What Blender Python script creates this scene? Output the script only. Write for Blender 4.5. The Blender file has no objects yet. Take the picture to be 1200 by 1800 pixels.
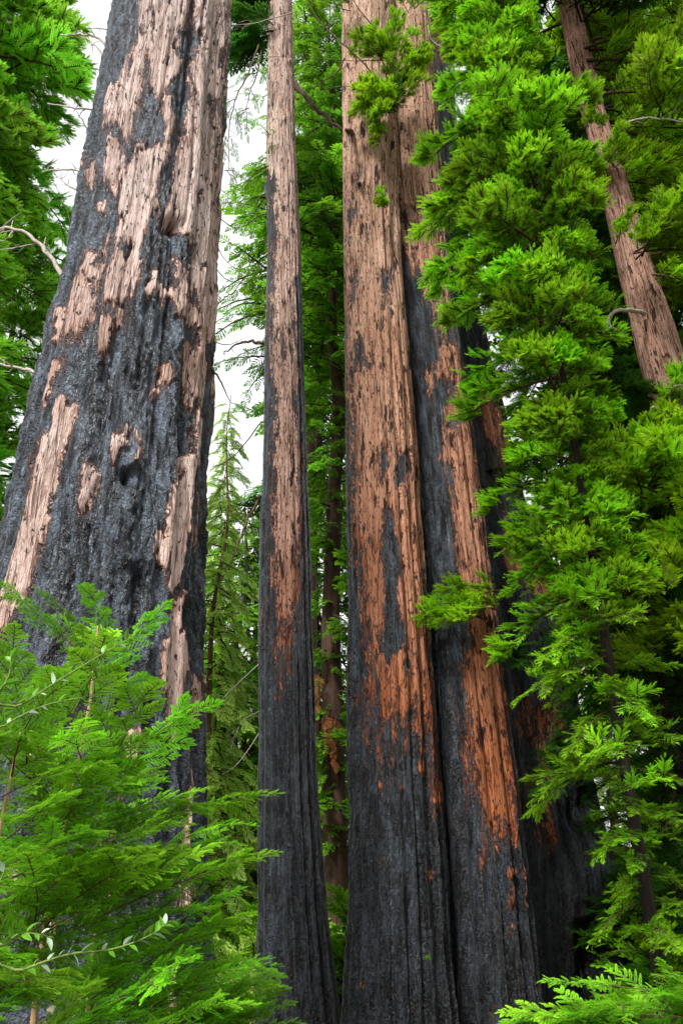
import bpy, math, random
import numpy as np
from mathutils import Vector, Matrix, Euler

random.seed(7)
rng = np.random.default_rng(11)
S = bpy.context.scene
C = S.collection
PI = math.pi

# ------------------------------------------------------------------ camera
THETA = math.atan(0.5)            # pitch above the horizon
ROLL = -0.0172
FOC = 1450.0                      # focal length in photo pixels (1800 px high picture)
CAM = np.array([0.0, 0.0, 1.6])
Fw = np.array([0.0, math.cos(THETA), math.sin(THETA)])
R0 = np.array([1.0, 0.0, 0.0]); U0 = np.array([0.0, -math.sin(THETA), math.cos(THETA)])
Rt = R0 * math.cos(ROLL) + U0 * math.sin(ROLL)
Up = -R0 * math.sin(ROLL) + U0 * math.cos(ROLL)
cd = bpy.data.cameras.new('camera'); cam = bpy.data.objects.new('camera', cd); C.objects.link(cam)
cd.sensor_fit = 'VERTICAL'; cd.sensor_height = 36; cd.sensor_width = 24; cd.lens = 36 * FOC / 1800
cd.clip_end = 2000; cd.clip_start = 0.05
cam.matrix_world = Matrix(((Rt[0], Up[0], -Fw[0], CAM[0]), (Rt[1], Up[1], -Fw[1], CAM[1]), (Rt[2], Up[2], -Fw[2], CAM[2]), (0, 0, 0, 1)))
S.camera = cam

def P(px, py, D):
    """point of the place seen at photo pixel (px, py) at distance D ahead"""
    d = Fw * FOC + Rt * (px - 600) + Up * (900 - py)
    return CAM + d * (D / d[1])
def proj(v):
    w = v - CAM
    dep = w @ Fw
    return 600 + FOC * (w @ Rt) / dep, 900 - FOC * (w @ Up) / dep, dep

# ------------------------------------------------------------------ light
SUN_EL, SUN_AZ = math.radians(44), math.radians(207)   # azimuth clockwise from +Y: behind and to the left
W = bpy.data.worlds.new('World'); S.world = W; W.use_nodes = True
wn = W.node_tree; wn.nodes.clear()
sky = wn.nodes.new('ShaderNodeTexSky'); sky.sky_type = 'NISHITA'; sky.sun_disc = False
sky.sun_elevation = SUN_EL; sky.sun_rotation = SUN_AZ; sky.dust_density = 4; sky.air_density = 1.0
hs = wn.nodes.new('ShaderNodeHueSaturation'); hs.inputs['Saturation'].default_value = 0.10
mixc = wn.nodes.new('ShaderNodeMix'); mixc.data_type = 'RGBA'; mixc.inputs[0].default_value = 0.72
mixc.inputs[7].default_value = (5.9, 5.95, 6.15, 1)     # even cloud cover
bg = wn.nodes.new('ShaderNodeBackground'); bg.inputs[1].default_value = 0.067
wo = wn.nodes.new('ShaderNodeOutputWorld')
wn.links.new(sky.outputs[0], hs.inputs['Color']); wn.links.new(hs.outputs[0], mixc.inputs[6])
wn.links.new(mixc.outputs[2], bg.inputs[0]); wn.links.new(bg.outputs[0], wo.inputs[0])
sl = bpy.data.lights.new('sun', 'SUN'); sl.energy = 1.5; sl.angle = math.radians(12); sl.color = (1.0, 0.975, 0.94)
sun = bpy.data.objects.new('sun', sl); C.objects.link(sun)
sd = Vector((math.sin(SUN_AZ) * math.cos(SUN_EL), math.cos(SUN_AZ) * math.cos(SUN_EL), math.sin(SUN_EL)))
sun.rotation_euler = sd.to_track_quat('Z', 'Y').to_euler()
S.view_settings.view_transform = 'Standard'; S.view_settings.look = 'None'
S.view_settings.exposure = 1.85; S.view_settings.gamma = 1.0; S.view_settings.use_curve_mapping = False
S.render.engine = 'CYCLES'
S.cycles.max_bounces = 5; S.cycles.diffuse_bounces = 3; S.cycles.glossy_bounces = 2; S.cycles.transmission_bounces = 3

# ------------------------------------------------------------------ noise
TAB = rng.random((64, 64, 64)).astype(np.float32)
def vn(x, y, z):
    xi = np.floor(x).astype(np.int64); yi = np.floor(y).astype(np.int64); zi = np.floor(z).astype(np.int64)
    fx = (x - xi).astype(np.float32); fy = (y - yi).astype(np.float32); fz = (z - zi).astype(np.float32)
    fx = fx * fx * (3 - 2 * fx); fy = fy * fy * (3 - 2 * fy); fz = fz * fz * (3 - 2 * fz)
    a, b, c = xi & 63, yi & 63, zi & 63; A, B, D = (xi + 1) & 63, (yi + 1) & 63, (zi + 1) & 63
    l = lambda p, q, t: p + (q - p) * t
    return l(l(l(TAB[a, b, c], TAB[A, b, c], fx), l(TAB[a, B, c], TAB[A, B, c], fx), fy),
             l(l(TAB[a, b, D], TAB[A, b, D], fx), l(TAB[a, B, D], TAB[A, B, D], fx), fy), fz)
def fbm(x, y, z, o=3):
    s = 0; a = 0.5; t = 0
    for k in range(o):
        s = s + a * vn(x + 17.3 * k, y + 5.1 * k, z + 9.7 * k); t += a; a *= .5; x = x * 2.03; y = y * 2.03; z = z * 2.03
    return s / t
def sstep(a, b, x):
    t = np.clip((x - a) / (b - a), 0, 1); return t * t * (3 - 2 * t)

# ------------------------------------------------------------------ materials
def nt(name):
    m = bpy.data.materials.new(name); m.use_nodes = True; t = m.node_tree; t.nodes.clear()
    return m, t, (lambda k, **kw: _n(t, k, kw)), (lambda a, b: t.links.new(a, b))
def _n(t, k, kw):
    n = t.nodes.new('ShaderNode' + k)
    for a, v in kw.items(): setattr(n, a, v)
    return n
def mathn(N, L, op, a, b=None, c=None, clamp=False):
    n = N('Math', operation=op, use_clamp=clamp)
    for i, v in enumerate((a, b, c)):
        if v is None: continue
        if isinstance(v, (int, float)): n.inputs[i].default_value = v
        else: L(v, n.inputs[i])
    return n.outputs[0]
def mixn(N, L, f, a, b):
    n = N('Mix', data_type='RGBA')
    for i, v in ((0, f), (6, a), (7, b)):
        if isinstance(v, (int, float)): n.inputs[i].default_value = v
        elif isinstance(v, tuple): n.inputs[i].default_value = (*v, 1)
        else: L(v, n.inputs[i])
    return n.outputs[2]
def noise_n(N, L, scale, stretch, detail=4, rough=.55, off=0.0, dist=0.0):
    tc = N('TexCoord'); mp = N('Mapping'); mp.inputs['Scale'].default_value = (1, 1, stretch); mp.inputs['Location'].default_value = (off, off * .7, off * .3)
    L(tc.outputs['Object'], mp.inputs[0]); n = N('TexNoise'); n.inputs['Scale'].default_value = scale
    n.inputs['Detail'].default_value = detail; n.inputs['Roughness'].default_value = rough; n.inputs['Distortion'].default_value = dist
    L(mp.outputs[0], n.inputs[0]); return n.outputs[0]
def rng_n(N, L, v, a, b, c=0.0, d=1.0):
    n = N('MapRange'); n.inputs[1].default_value = a; n.inputs[2].default_value = b; n.inputs[3].default_value = c; n.inputs[4].default_value = d
    L(v, n.inputs[0]); return n.outputs[0]

def bark_material(name, pale, orange, k=1.0, char_k=1.0, fleck=.62, off=0.0, crackz=.45, streak=.6):
    """charred bark and unburnt fibrous bark, told apart by the vertex attribute 'wood'"""
    m, t, N, L = nt(name)
    bco = N('Attribute', attribute_name='bark_co').outputs['Vector']
    def noise_n(N, L, scale, stretch, detail=4, rough=.55, off=0.0, dist=0.0):
        mp = N('Mapping'); mp.inputs['Scale'].default_value = (1, 1, stretch); mp.inputs['Location'].default_value = (off, off * .7, off * .3)
        L(bco, mp.inputs[0]); n = N('TexNoise'); n.inputs['Scale'].default_value = scale
        n.inputs['Detail'].default_value = detail; n.inputs['Roughness'].default_value = rough; n.inputs['Distortion'].default_value = dist
        L(mp.outputs[0], n.inputs[0]); return n.outputs[0]
    at = N('Attribute', attribute_name='wood'); wm = N('Attribute', attribute_name='warm'); char_light = N('Attribute', attribute_name='char_light')
    n1 = noise_n(N, L, 11 * k, .16, 5, .65, off); n2 = noise_n(N, L, 42 * k, .35, 4, .6, off + 3)
    nz = mathn(N, L, 'ADD', mathn(N, L, 'MULTIPLY', mathn(N, L, 'SUBTRACT', n1, .5), 4.6 * fleck), mathn(N, L, 'MULTIPLY', mathn(N, L, 'SUBTRACT', n2, .5), 4.2 * fleck))
    f = mathn(N, L, 'ADD', at.outputs['Fac'], nz)
    woodf = rng_n(N, L, f, -.03, .05)
    scorch = rng_n(N, L, f, -.75, -.02); edge = rng_n(N, L, f, .02, .45, 1, 0)
    # fibrous bark
    s1 = noise_n(N, L, 30 * k, .045, 5, .7, off + 1); s2 = noise_n(N, L, 95 * k, .09, 3, .7, off + 2); s3 = noise_n(N, L, 3.0 * k, .3, 3, .5, off + 5)
    s4 = noise_n(N, L, 9 * k, .05, 4, .6, off + 9, .3); s5 = noise_n(N, L, 22 * k, .07, 3, .6, off + 11, .2)
    ridge = lambda v, w: rng_n(N, L, mathn(N, L, 'ABSOLUTE', mathn(N, L, 'SUBTRACT', v, .5)), 0, w)
    r4 = ridge(s4, .022); r5 = ridge(s5, .030)
    def mul(c, f, fac):
        d = N('Mix', data_type='RGBA', blend_type='MULTIPLY'); d.inputs[0].default_value = fac; L(c, d.inputs[6])
        if isinstance(f, tuple): d.inputs[7].default_value = (*f, 1)
        else: L(f, d.inputs[7])
        return d.outputs[2]
    base = mixn(N, L, wm.outputs['Fac'], pale, orange)
    w = mul(base, mixn(N, L, rng_n(N, L, s1, .36, .60), (.80, .74, .71), (1.05, 1.05, 1.05)), 1)
    w = mul(w, mixn(N, L, rng_n(N, L, s2, .34, .58), (.72, .65, .61), (1.08, 1.07, 1.06)), .85)
    w = mul(w, mixn(N, L, rng_n(N, L, s3, .35, .65), (.80, .73, .68), (1.12, 1.11, 1.10)), .7)
    w = mul(w, mixn(N, L, r4, (.30, .19, .14), (1, 1, 1)), .8)
    w = mul(w, mixn(N, L, r5, (.45, .32, .26), (1, 1, 1)), .75)
    w = mixn(N, L, mathn(N, L, 'MULTIPLY', edge, .55), w, mul(w, (.86, .60, .47), 1))
    # small black burn specks on the bark
    sp = noise_n(N, L, 26 * k, .32, 3, .6, off + 8); spf = rng_n(N, L, sp, .60, .64)
    sq = noise_n(N, L, 10 * k, .17, 4, .62, off + 18); sqf = rng_n(N, L, sq, .615 - .05 * streak, .645 - .05 * streak)
    wood_c = mixn(N, L, mathn(N, L, 'MULTIPLY', mathn(N, L, 'MAXIMUM', spf, sqf), .93), w, (.035, .020, .017))
    # char: dark crevices and bluish glints are put into the colour
    c1 = noise_n(N, L, 10 * k, .20, 7, .70, off + 6, .2); c2 = noise_n(N, L, 2.2 * k, .22, 4, .6, off + 4); c3 = noise_n(N, L, 34 * k, .40, 4, .65, off + 13)
    ck = char_k
    ch = mixn(N, L, rng_n(N, L, c1, .42, .61), (.004 * ck, .0045 * ck, .0055 * ck), (.064 * ck, .076 * ck, .088 * ck))
    ch = mul(ch, mixn(N, L, rng_n(N, L, c3, .38, .60), (.42, .43, .45), (1.3, 1.32, 1.35)), .9)
    ch = mixn(N, L, mathn(N, L, 'MULTIPLY', rng_n(N, L, c2, .60, .72), .40), ch, (.040 * ck, .022 * ck, .020 * ck))
    ch = mul(ch, mixn(N, L, char_light.outputs['Fac'], (.36, .38, .40), (1.5, 1.55, 1.62)), 1)  # painted shading of the char by height
    ch2 = mixn(N, L, mathn(N, L, 'MULTIPLY', scorch, .85), ch, (.12, .048, .032))
    col = mixn(N, L, woodf, ch2, wood_c)
    b = N('BsdfPrincipled'); L(col, b.inputs['Base Color'])
    L(rng_n(N, L, woodf, 0, 1, .33, .9), b.inputs['Roughness']); L(rng_n(N, L, woodf, 0, 1, .6, .12), b.inputs['Specular IOR Level'])
    # relief
    vo = N('TexVoronoi', feature='DISTANCE_TO_EDGE'); mp = N('Mapping'); mp.inputs['Scale'].default_value = (1, 1, crackz)
    nzc = N('TexNoise'); nzc.inputs['Scale'].default_value = 9 * k; nzc.inputs['Detail'].default_value = 4; L(bco, nzc.inputs[0])
    wv = N('VectorMath', operation='MULTIPLY_ADD'); L(nzc.outputs['Color'], wv.inputs[0]); wv.inputs[1].default_value = (.16 / k, .16 / k, .16 / k); L(bco, wv.inputs[2])
    L(wv.outputs[0], mp.inputs[0]); L(mp.outputs[0], vo.inputs[0]); vo.inputs['Scale'].default_value = 20 * k
    crack = rng_n(N, L, vo.outputs['Distance'], 0, .10)
    hc = mathn(N, L, 'ADD', mathn(N, L, 'MULTIPLY', crack, .30), mathn(N, L, 'ADD', mathn(N, L, 'MULTIPLY', c1, 2.0), mathn(N, L, 'MULTIPLY', c3, .9)))
    hw = mathn(N, L, 'ADD', mathn(N, L, 'MULTIPLY', s1, 1.1), mathn(N, L, 'ADD', mathn(N, L, 'MULTIPLY', s2, .7), mathn(N, L, 'MULTIPLY', r4, .5)))
    hm = N('Mix', data_type='FLOAT'); L(woodf, hm.inputs[0]); L(hc, hm.inputs[2]); L(mathn(N, L, 'ADD', hw, .9), hm.inputs[3])
    bp = N('Bump'); bp.inputs['Strength'].default_value = 1.0; bp.inputs['Distance'].default_value = .07 / k; L(hm.outputs[0], bp.inputs['Height'])
    L(bp.outputs[0], b.inputs['Normal'])
    o = N('OutputMaterial'); L(b.outputs[0], o.inputs[0]); return m

def leaf_material(name, old, new, rough=.5, trans=.42, tip=None):
    m, t, N, L = nt(name)
    at = N('Attribute', attribute_name='tone'); oi = N('ObjectInfo')
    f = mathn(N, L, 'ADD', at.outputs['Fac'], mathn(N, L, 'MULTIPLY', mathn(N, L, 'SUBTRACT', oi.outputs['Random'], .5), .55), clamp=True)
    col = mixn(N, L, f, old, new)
    h = N('HueSaturation'); L(col, h.inputs['Color'])
    L(rng_n(N, L, oi.outputs['Random'], 0, 1, .485, .515), h.inputs['Hue'])
    wn_ = N('TexWhiteNoise', noise_dimensions='1D'); L(oi.outputs['Random'], wn_.inputs['W']); L(rng_n(N, L, wn_.outputs[0], 0, 1, .65, 1.25), h.inputs['Value'])
    b = N('BsdfPrincipled'); L(h.outputs[0], b.inputs['Base Color']); b.inputs['Roughness'].default_value = rough; b.inputs['Specular IOR Level'].default_value = .12
    tr = N('BsdfTranslucent'); g = N('Gamma'); g.inputs[1].default_value = .9; L(h.outputs[0], g.inputs[0]); L(g.outputs[0], tr.inputs[0])
    mx = N('MixShader'); mx.inputs[0].default_value = trans; L(b.outputs[0], mx.inputs[1]); L(tr.outputs[0], mx.inputs[2])
    o = N('OutputMaterial'); L(mx.outputs[0], o.inputs[0]); return m

def plain_material(name, c1, c2, scale=8, stretch=1, rough=.85, bump=.4, spec=.2):
    m, t, N, L = nt(name)
    n = noise_n(N, L, scale, stretch, 5, .65); n2 = noise_n(N, L, scale * 6, stretch, 3, .6, 4)
    col = mixn(N, L, rng_n(N, L, mathn(N, L, 'ADD', mathn(N, L, 'MULTIPLY', n, .6), mathn(N, L, 'MULTIPLY', n2, .4)), .36, .64), c1, c2)
    b = N('BsdfPrincipled'); L(col, b.inputs['Base Color']); b.inputs['Roughness'].default_value = rough; b.inputs['Specular IOR Level'].default_value = spec
    bp = N('Bump'); bp.inputs['Strength'].default_value = bump; bp.inputs['Distance'].default_value = .02; L(n2, bp.inputs['Height']); L(bp.outputs[0], b.inputs['Normal'])
    o = N('OutputMaterial'); L(b.outputs[0], o.inputs[0]); return m

M_left = bark_material('burnt_bark_pale', (.93, .82, .78), (.66, .37, .25), 1.0, 1.9, .42, 0, .8, 0.0)
M_stem = bark_material('burnt_bark_orange', (.86, .64, .50), (.50, .19, .085), 1.15, 1.10, 1.05, 20, .45, .65)
M_slim = bark_material('burnt_bark_slim', (.84, .69, .61), (.46, .19, .10), 1.1, 1.0, .9, 40)
M_lean = bark_material('bark_pinkish', (.66, .43, .34), (.52, .29, .2), 1.2, .9, .5, 60)
M_dark = plain_material('bark_dark', (.030, .017, .011), (.10, .055, .036), 12, .1)
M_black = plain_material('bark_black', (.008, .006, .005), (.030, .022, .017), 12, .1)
M_back = plain_material('bark_brown', (.09, .045, .03), (.24, .13, .085), 12, .1)
M_grey = plain_material('bark_grey', (.16, .14, .12), (.34, .31, .28), 12, .2)
M_twig = plain_material('twig_brown', (.05, .03, .018), (.16, .10, .06), 30, .3)
M_twigpale = plain_material('twig_pale', (.30, .25, .21), (.50, .44, .39), 30, .3)
M_twiggreen = plain_material('stem_green', (.10, .17, .03), (.20, .28, .06), 30, .3, rough=.5)
M_stick = plain_material('stick_tan', (.22, .13, .06), (.46, .29, .15), 25, .1)
M_deadleaf = plain_material('dead_needles', (.16, .05, .015), (.42, .16, .05), 30, 1)
M_deadgrey = plain_material('dead_needles_grey', (.20, .16, .12), (.42, .36, .28), 30, 1)
M_snag = plain_material('bleached_wood', (.35, .27, .20), (.62, .54, .45), 9, .3)
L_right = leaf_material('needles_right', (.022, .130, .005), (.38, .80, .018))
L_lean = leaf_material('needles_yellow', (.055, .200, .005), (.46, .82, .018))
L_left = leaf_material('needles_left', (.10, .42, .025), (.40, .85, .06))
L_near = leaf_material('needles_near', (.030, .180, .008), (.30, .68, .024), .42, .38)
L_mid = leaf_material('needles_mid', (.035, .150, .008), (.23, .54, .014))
L_far = leaf_material('needles_far', (.26, .48, .06), (.60, .82, .16))  # yellow-green lightened to stand in for haze over the distance
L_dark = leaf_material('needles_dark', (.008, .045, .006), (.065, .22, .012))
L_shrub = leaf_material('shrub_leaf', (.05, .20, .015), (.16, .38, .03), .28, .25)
L_shrubpale = leaf_material('shrub_leaf_glossy', (.30, .45, .30), (.45, .60, .42), .18, .15)

# ------------------------------------------------------------------ object helpers
def mesh_obj(name, me, parent=None, loc=None):
    o = bpy.data.objects.new(name, me); C.objects.link(o)
    if parent is not None: o.parent = parent
    if loc is not None: o.location = loc
    return o
def make_mesh(name, V, F, mats, mi=None, attrs=None, smooth=True):
    me = bpy.data.meshes.new(name); me.from_pydata([tuple(v) for v in V], [], F)
    for m in mats: me.materials.append(m)
    if mi is not None: me.polygons.foreach_set('material_index', mi)
    if smooth: me.polygons.foreach_set('use_smooth', [True] * len(me.polygons))
    for k, a in (attrs or {}).items():
        at = me.attributes.new(k, 'FLOAT', 'POINT'); at.data.foreach_set('value', np.asarray(a, dtype=np.float32))
    me.update(); return me
def thing(name, label, cat, loc=(0, 0, 0), group=None):
    o = bpy.data.objects.new(name, None); C.objects.link(o); o.location = loc; o.empty_display_size = .2
    o['label'] = label; o['category'] = cat
    if group: o['group'] = group
    return o
def grid_mesh(name, V, na, nr, mats, attrs=None, cap=True, vec=None):
    """closed ring grid, nr rows of na vertices"""
    idx = np.arange(na * nr).reshape(nr, na); j = np.roll(idx, -1, axis=1)
    q = np.stack([idx[:-1], j[:-1], j[1:], idx[1:]], -1).reshape(-1, 4)
    me = bpy.data.meshes.new(name); nv = len(V); nq = len(q)
    loops = q.ravel(); starts = np.arange(nq) * 4; tot = np.full(nq, 4)
    if cap:
        loops = np.concatenate([loops, idx[-1], idx[0][::-1]]); starts = np.concatenate([starts, [nq * 4, nq * 4 + na]]); tot = np.concatenate([tot, [na, na]])
    me.vertices.add(nv); me.vertices.foreach_set('co', V.astype(np.float32).ravel())
    me.loops.add(len(loops)); me.loops.foreach_set('vertex_index', loops.astype(np.int32))
    me.polygons.add(len(starts)); me.polygons.foreach_set('loop_start', starts.astype(np.int32)); me.polygons.foreach_set('loop_total', tot.astype(np.int32))
    me.polygons.foreach_set('use_smooth', np.ones(len(starts), dtype=bool))
    for m in mats: me.materials.append(m)
    for k, a in (attrs or {}).items():
        at = me.attributes.new(k, 'FLOAT', 'POINT'); at.data.foreach_set('value', a.astype(np.float32).ravel())
    for k, a in (vec or {}).items():
        at = me.attributes.new(k, 'FLOAT_VECTOR', 'POINT'); at.data.foreach_set('vector', a.astype(np.float32).ravel())
    me.update(calc_edges=True); me.validate(); return me

def tube_geo(pts, rad, n=6, V=None, F=None):
    V = [] if V is None else V; F = [] if F is None else F
    pts = [Vector(p) for p in pts]; s = len(V); m = len(pts)
    for i, p in enumerate(pts):
        d = (pts[min(i + 1, m - 1)] - pts[max(i - 1, 0)]).normalized()
        a = d.orthogonal().normalized() if abs(d.z) > .9 else d.cross(Vector((0, 0, 1))).normalized()
        b = d.cross(a)
        for k in range(n):
            t = 2 * PI * k / n; V.append(p + (a * math.cos(t) + b * math.sin(t)) * rad[i])
    for i in range(m - 1):
        for k in range(n):
            F.append((s + i * n + k, s + i * n + (k + 1) % n, s + (i + 1) * n + (k + 1) % n, s + (i + 1) * n + k))
    F.append(tuple(s + (m - 1) * n + k for k in range(n)))
    F.append(tuple(s + k for k in reversed(range(n))))
    return V, F
def smooth_path(pts, n=4):
    """Catmull-Rom through the points"""
    p = [Vector(q) for q in pts]; p = [p[0] * 2 - p[1]] + p + [p[-1] * 2 - p[-2]]; out = []
    for i in range(1, len(p) - 2):
        for k in range(n):
            t = k / n; a, b, c, d = p[i - 1], p[i], p[i + 1], p[i + 2]
            out.append(.5 * ((2 * b) + (c - a) * t + (2 * a - 5 * b + 4 * c - d) * t * t + (3 * b - a - 3 * c + d) * t ** 3))
    out.append(p[-2]); return out
def twig(parent, name, pix, r0, r1, mat, n=5, D=None):
    """a bare branch through (px, py, D) points, in the parent's space"""
    base = Vector(parent.location) if parent else Vector()
    w = [Vector(P(*q)) - base for q in pix]
    w = smooth_path(w, 5); w = [p + Vector((random.gauss(0, 1), random.gauss(0, 1), random.gauss(0, 1))) * r0 * .25 for p in w]
    r0 *= .72; r1 *= .6
    m = len(w); V, F = tube_geo(w, [r0 + (r1 - r0) * i / (m - 1) for i in range(m)], n)
    ln = sum((w[i + 1] - w[i]).length for i in range(m - 1))
    if r0 < .05 and ln > .6:
        for k in range(int(3 + ln * 2)):
            i = random.randrange(m // 3, m - 1); d = (w[i + 1] - w[i]).normalized(); e = (d * .8 + Vector((random.gauss(0, .7), random.gauss(0, .5), random.gauss(0, .7)))).normalized()
            l = random.uniform(.12, .45) * min(1, ln * .5); c = w[i] + e * l * .5 + Vector((0, 0, random.uniform(-.08, .08) * l * 3))
            tube_geo([w[i], c, w[i] + e * l + Vector((0, 0, random.uniform(-.2, .2) * l))], [r1 * .8, r1 * .6, r1 * .25], 4, V, F)
    return mesh_obj(name, make_mesh(name, V, F, [mat]), parent)

# ------------------------------------------------------------------ big trunks
def seg_sd(px, py, poly):
    """signed distance to a polygon, positive inside"""
    n = len(poly); d2 = np.full(px.shape, 1e12); ins = np.zeros(px.shape, dtype=bool)
    for i in range(n):
        x0, y0 = poly[i]; x1, y1 = poly[(i + 1) % n]; ex, ey = x1 - x0, y1 - y0; L2 = ex * ex + ey * ey + 1e-9
        t = np.clip(((px - x0) * ex + (py - y0) * ey) / L2, 0, 1)
        d2 = np.minimum(d2, (px - x0 - t * ex) ** 2 + ((py - y0 - t * ey) * .6) ** 2)
        if y0 != y1:
            c = ((y0 > py) != (y1 > py)) & (px < ex * (py - y0) / ey + x0); ins ^= c
    d = np.sqrt(d2); return np.where(ins, d, -d)
def zof(poly, s, ox, oy): return [(ox + x * s, oy + y * s) for x, y in poly]

def big_trunk(parent, D, prof, patches, mat, na=240, step=2.4, base_wood=-1.5, flute=(2.2, .12, .05), mid=(7, .15, .02), lump=.014, fibre=.005,
              warm=((0, 0), (1800, 1)), char_light=((0, .5), (1800, .3)), dents=(), stepup=.018, frontfrac=.7, flute_gain=((0, 1), (1800, 1)), y_top=-260, seed=0.0, dlean=0.0, yend=None, bias=0.0):
    prof = sorted(prof); py = np.array([p[0] for p in prof], float); xc = np.array([(p[1] + p[2]) / 2 for p in prof]); hw = np.array([(p[2] - p[1]) / 2 for p in prof])
    ctl = []
    for a, b, c in zip(py, xc, hw):
        q = P(b, a, D); dep = (q - CAM) @ Fw; ctl.append((q[2], q[0], c * dep / FOC))
    ctl.sort(); cz = np.array([c[0] for c in ctl]); cx = np.array([c[1] for c in ctl]); cr = np.array([c[2] for c in ctl])
    pys = np.arange(y_top, yend or 2250, step); zs = np.array([P(600, y, D)[2] for y in pys])[::-1]
    zs = zs[zs > -.4]; zs = np.concatenate([[-.5], zs]); nr = len(zs)
    def sm(v, k=41):
        kk = np.hanning(k); kk /= kk.sum(); return np.convolve(np.pad(v, k // 2, mode='edge'), kk, mode='valid')
    X = sm(np.interp(zs, cz, cx)); R = sm(np.interp(zs, cz, cr))
    az = math.atan2(np.mean(X), D)              # direction away from the camera
    nf = int(na * frontfrac); a1 = np.linspace(-PI * .56, PI * .56, nf, endpoint=False); a2 = np.linspace(PI * .56, PI * 1.44, na - nf, endpoint=False)
    ang = np.concatenate([a1, a2])
    AA, ZZ = np.meshgrid(ang, zs); RR = np.repeat(R[:, None], na, 1); XX = np.repeat(X[:, None], na, 1)
    sx, sy = np.sin(AA - az), -np.cos(AA - az)
    # noise coordinates in metres round the trunk
    Rm = float(np.mean(R)); cxn, cyn = sx * Rm, sy * Rm
    px, py_, dep = proj(np.stack([XX + sx * RR, D + sy * RR, ZZ], -1))
    o = seed
    wpx = px + 16 * (fbm(cxn * 7 + o, cyn * 7, ZZ * 1.6, 3) - .5) + 10 * (vn(cxn * 22 + o, cyn * 22, ZZ * 5) - .5)
    wpy = py_ + 46 * (fbm(cxn * 9 + o + 7, cyn * 9, ZZ * 1.8, 3) - .5) + 22 * (vn(cxn * 25 + o, cyn * 25 + 4, ZZ * 9) - .5)
    f = np.full(px.shape, float(base_wood)) if np.isscalar(base_wood) else np.interp(py_, [b[0] for b in base_wood], [b[1] for b in base_wood])
    for sign, soft, poly in patches:
        s = seg_sd(wpx, wpy, poly) / soft
        f = np.maximum(f, s) if sign > 0 else np.minimum(f, -s)
    f = np.clip(f + bias, -1.6, 1.6)
    g = np.interp(py_, [a[0] for a in flute_gain], [a[1] for a in flute_gain])
    ph = AA * flute[0] + 2.4 * (fbm(sx * 1.6 + o, sy * 1.6, ZZ * flute[1], 3) - .5) * 2 + o
    am = .45 + .9 * vn(sx * 3 + o, sy * 3 + 5, ZZ * .25)
    fl = (np.sqrt(np.abs(np.sin(ph / 2)) + .004) - .75) * am
    n = vn(cxn * mid[0] + o + 3, cyn * mid[0], ZZ * mid[0] * mid[1] * .5) * .75 + .25 * vn(cxn * mid[0] * 2.3, cyn * mid[0] * 2.3 + o, ZZ * mid[0] * mid[1] * 1.2); fm = np.sqrt(np.clip(np.abs(2 * n - 1) * 2.2, 0, 1) + .002) - .7
    ch = 1 - sstep(-.2, .3, f)
    lm = fbm(cxn * 11 + o, cyn * 11 + 2, ZZ * 2.8, 4) - .5; l2 = np.abs(fbm(cxn * 24 + o, cyn * 24 + 2, ZZ * 7, 2) * 2 - 1)
    fb = vn(cxn * 34 + o, cyn * 34, ZZ * 1.4) - .5; fb2 = vn(cxn * 16 + o, cyn * 16, ZZ * .7) - .5
    disp = flute[2] * fl * g + mid[2] * fm + ch * (lump * 3.2 * lm - lump * .9 * (1 - l2) ** 3) + (1 - ch) * (fibre * 1.6 * fb + fibre * 2.2 * fb2 + lump * 1.2 * lm)
    disp += stepup * (1 - ch) + .035 * (fbm(cxn * 2.6 + o, cyn * 2.6, ZZ * 1.1, 2) - .5) + .06 * (fbm(cxn * 1.1 + o, cyn * 1.1, ZZ * .5, 2) - .5) * g
    front = np.cos(AA) > 0
    for dx, dy, rx, ry, a in dents:
        e = np.exp(-(((px - dx) / rx) ** 2 + ((py_ - dy) / ry) ** 2)); disp += np.where(front, a * e, 0)
    V = np.stack([XX + sx * (RR + disp), D + sy * (RR + disp) + dlean * ZZ, ZZ], -1).reshape(-1, 3)
    V -= np.array(parent.location)
    wm = np.interp(py_, [w[0] for w in warm], [w[1] for w in warm]) + .22 * (fbm(cxn * 2 + o, cyn * 2, ZZ * .6, 2) - .5)
    lightv = np.interp(py_, [w[0] for w in char_light], [w[1] for w in char_light]) + 1.1 * (fbm(cxn * 3 + o, cyn * 3 + 9, ZZ * .9, 3) - .5)  # char darkens downwards: shade of the surrounding forest, put into the colour
    me = grid_mesh('trunk', V, na, nr, [mat], {'wood': f, 'warm': np.clip(wm, 0, 1), 'char_light': np.clip(lightv, 0, 1)}, vec={'bark_co': np.stack([cxn, cyn, ZZ], -1)})
    return mesh_obj('trunk', me, parent)

def base_at(px, py, D):
    q = P(px, py, D); return (float(q[0]), float(q[1]), 0.0)
P0 = (-6.0, 0, 0)

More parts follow.
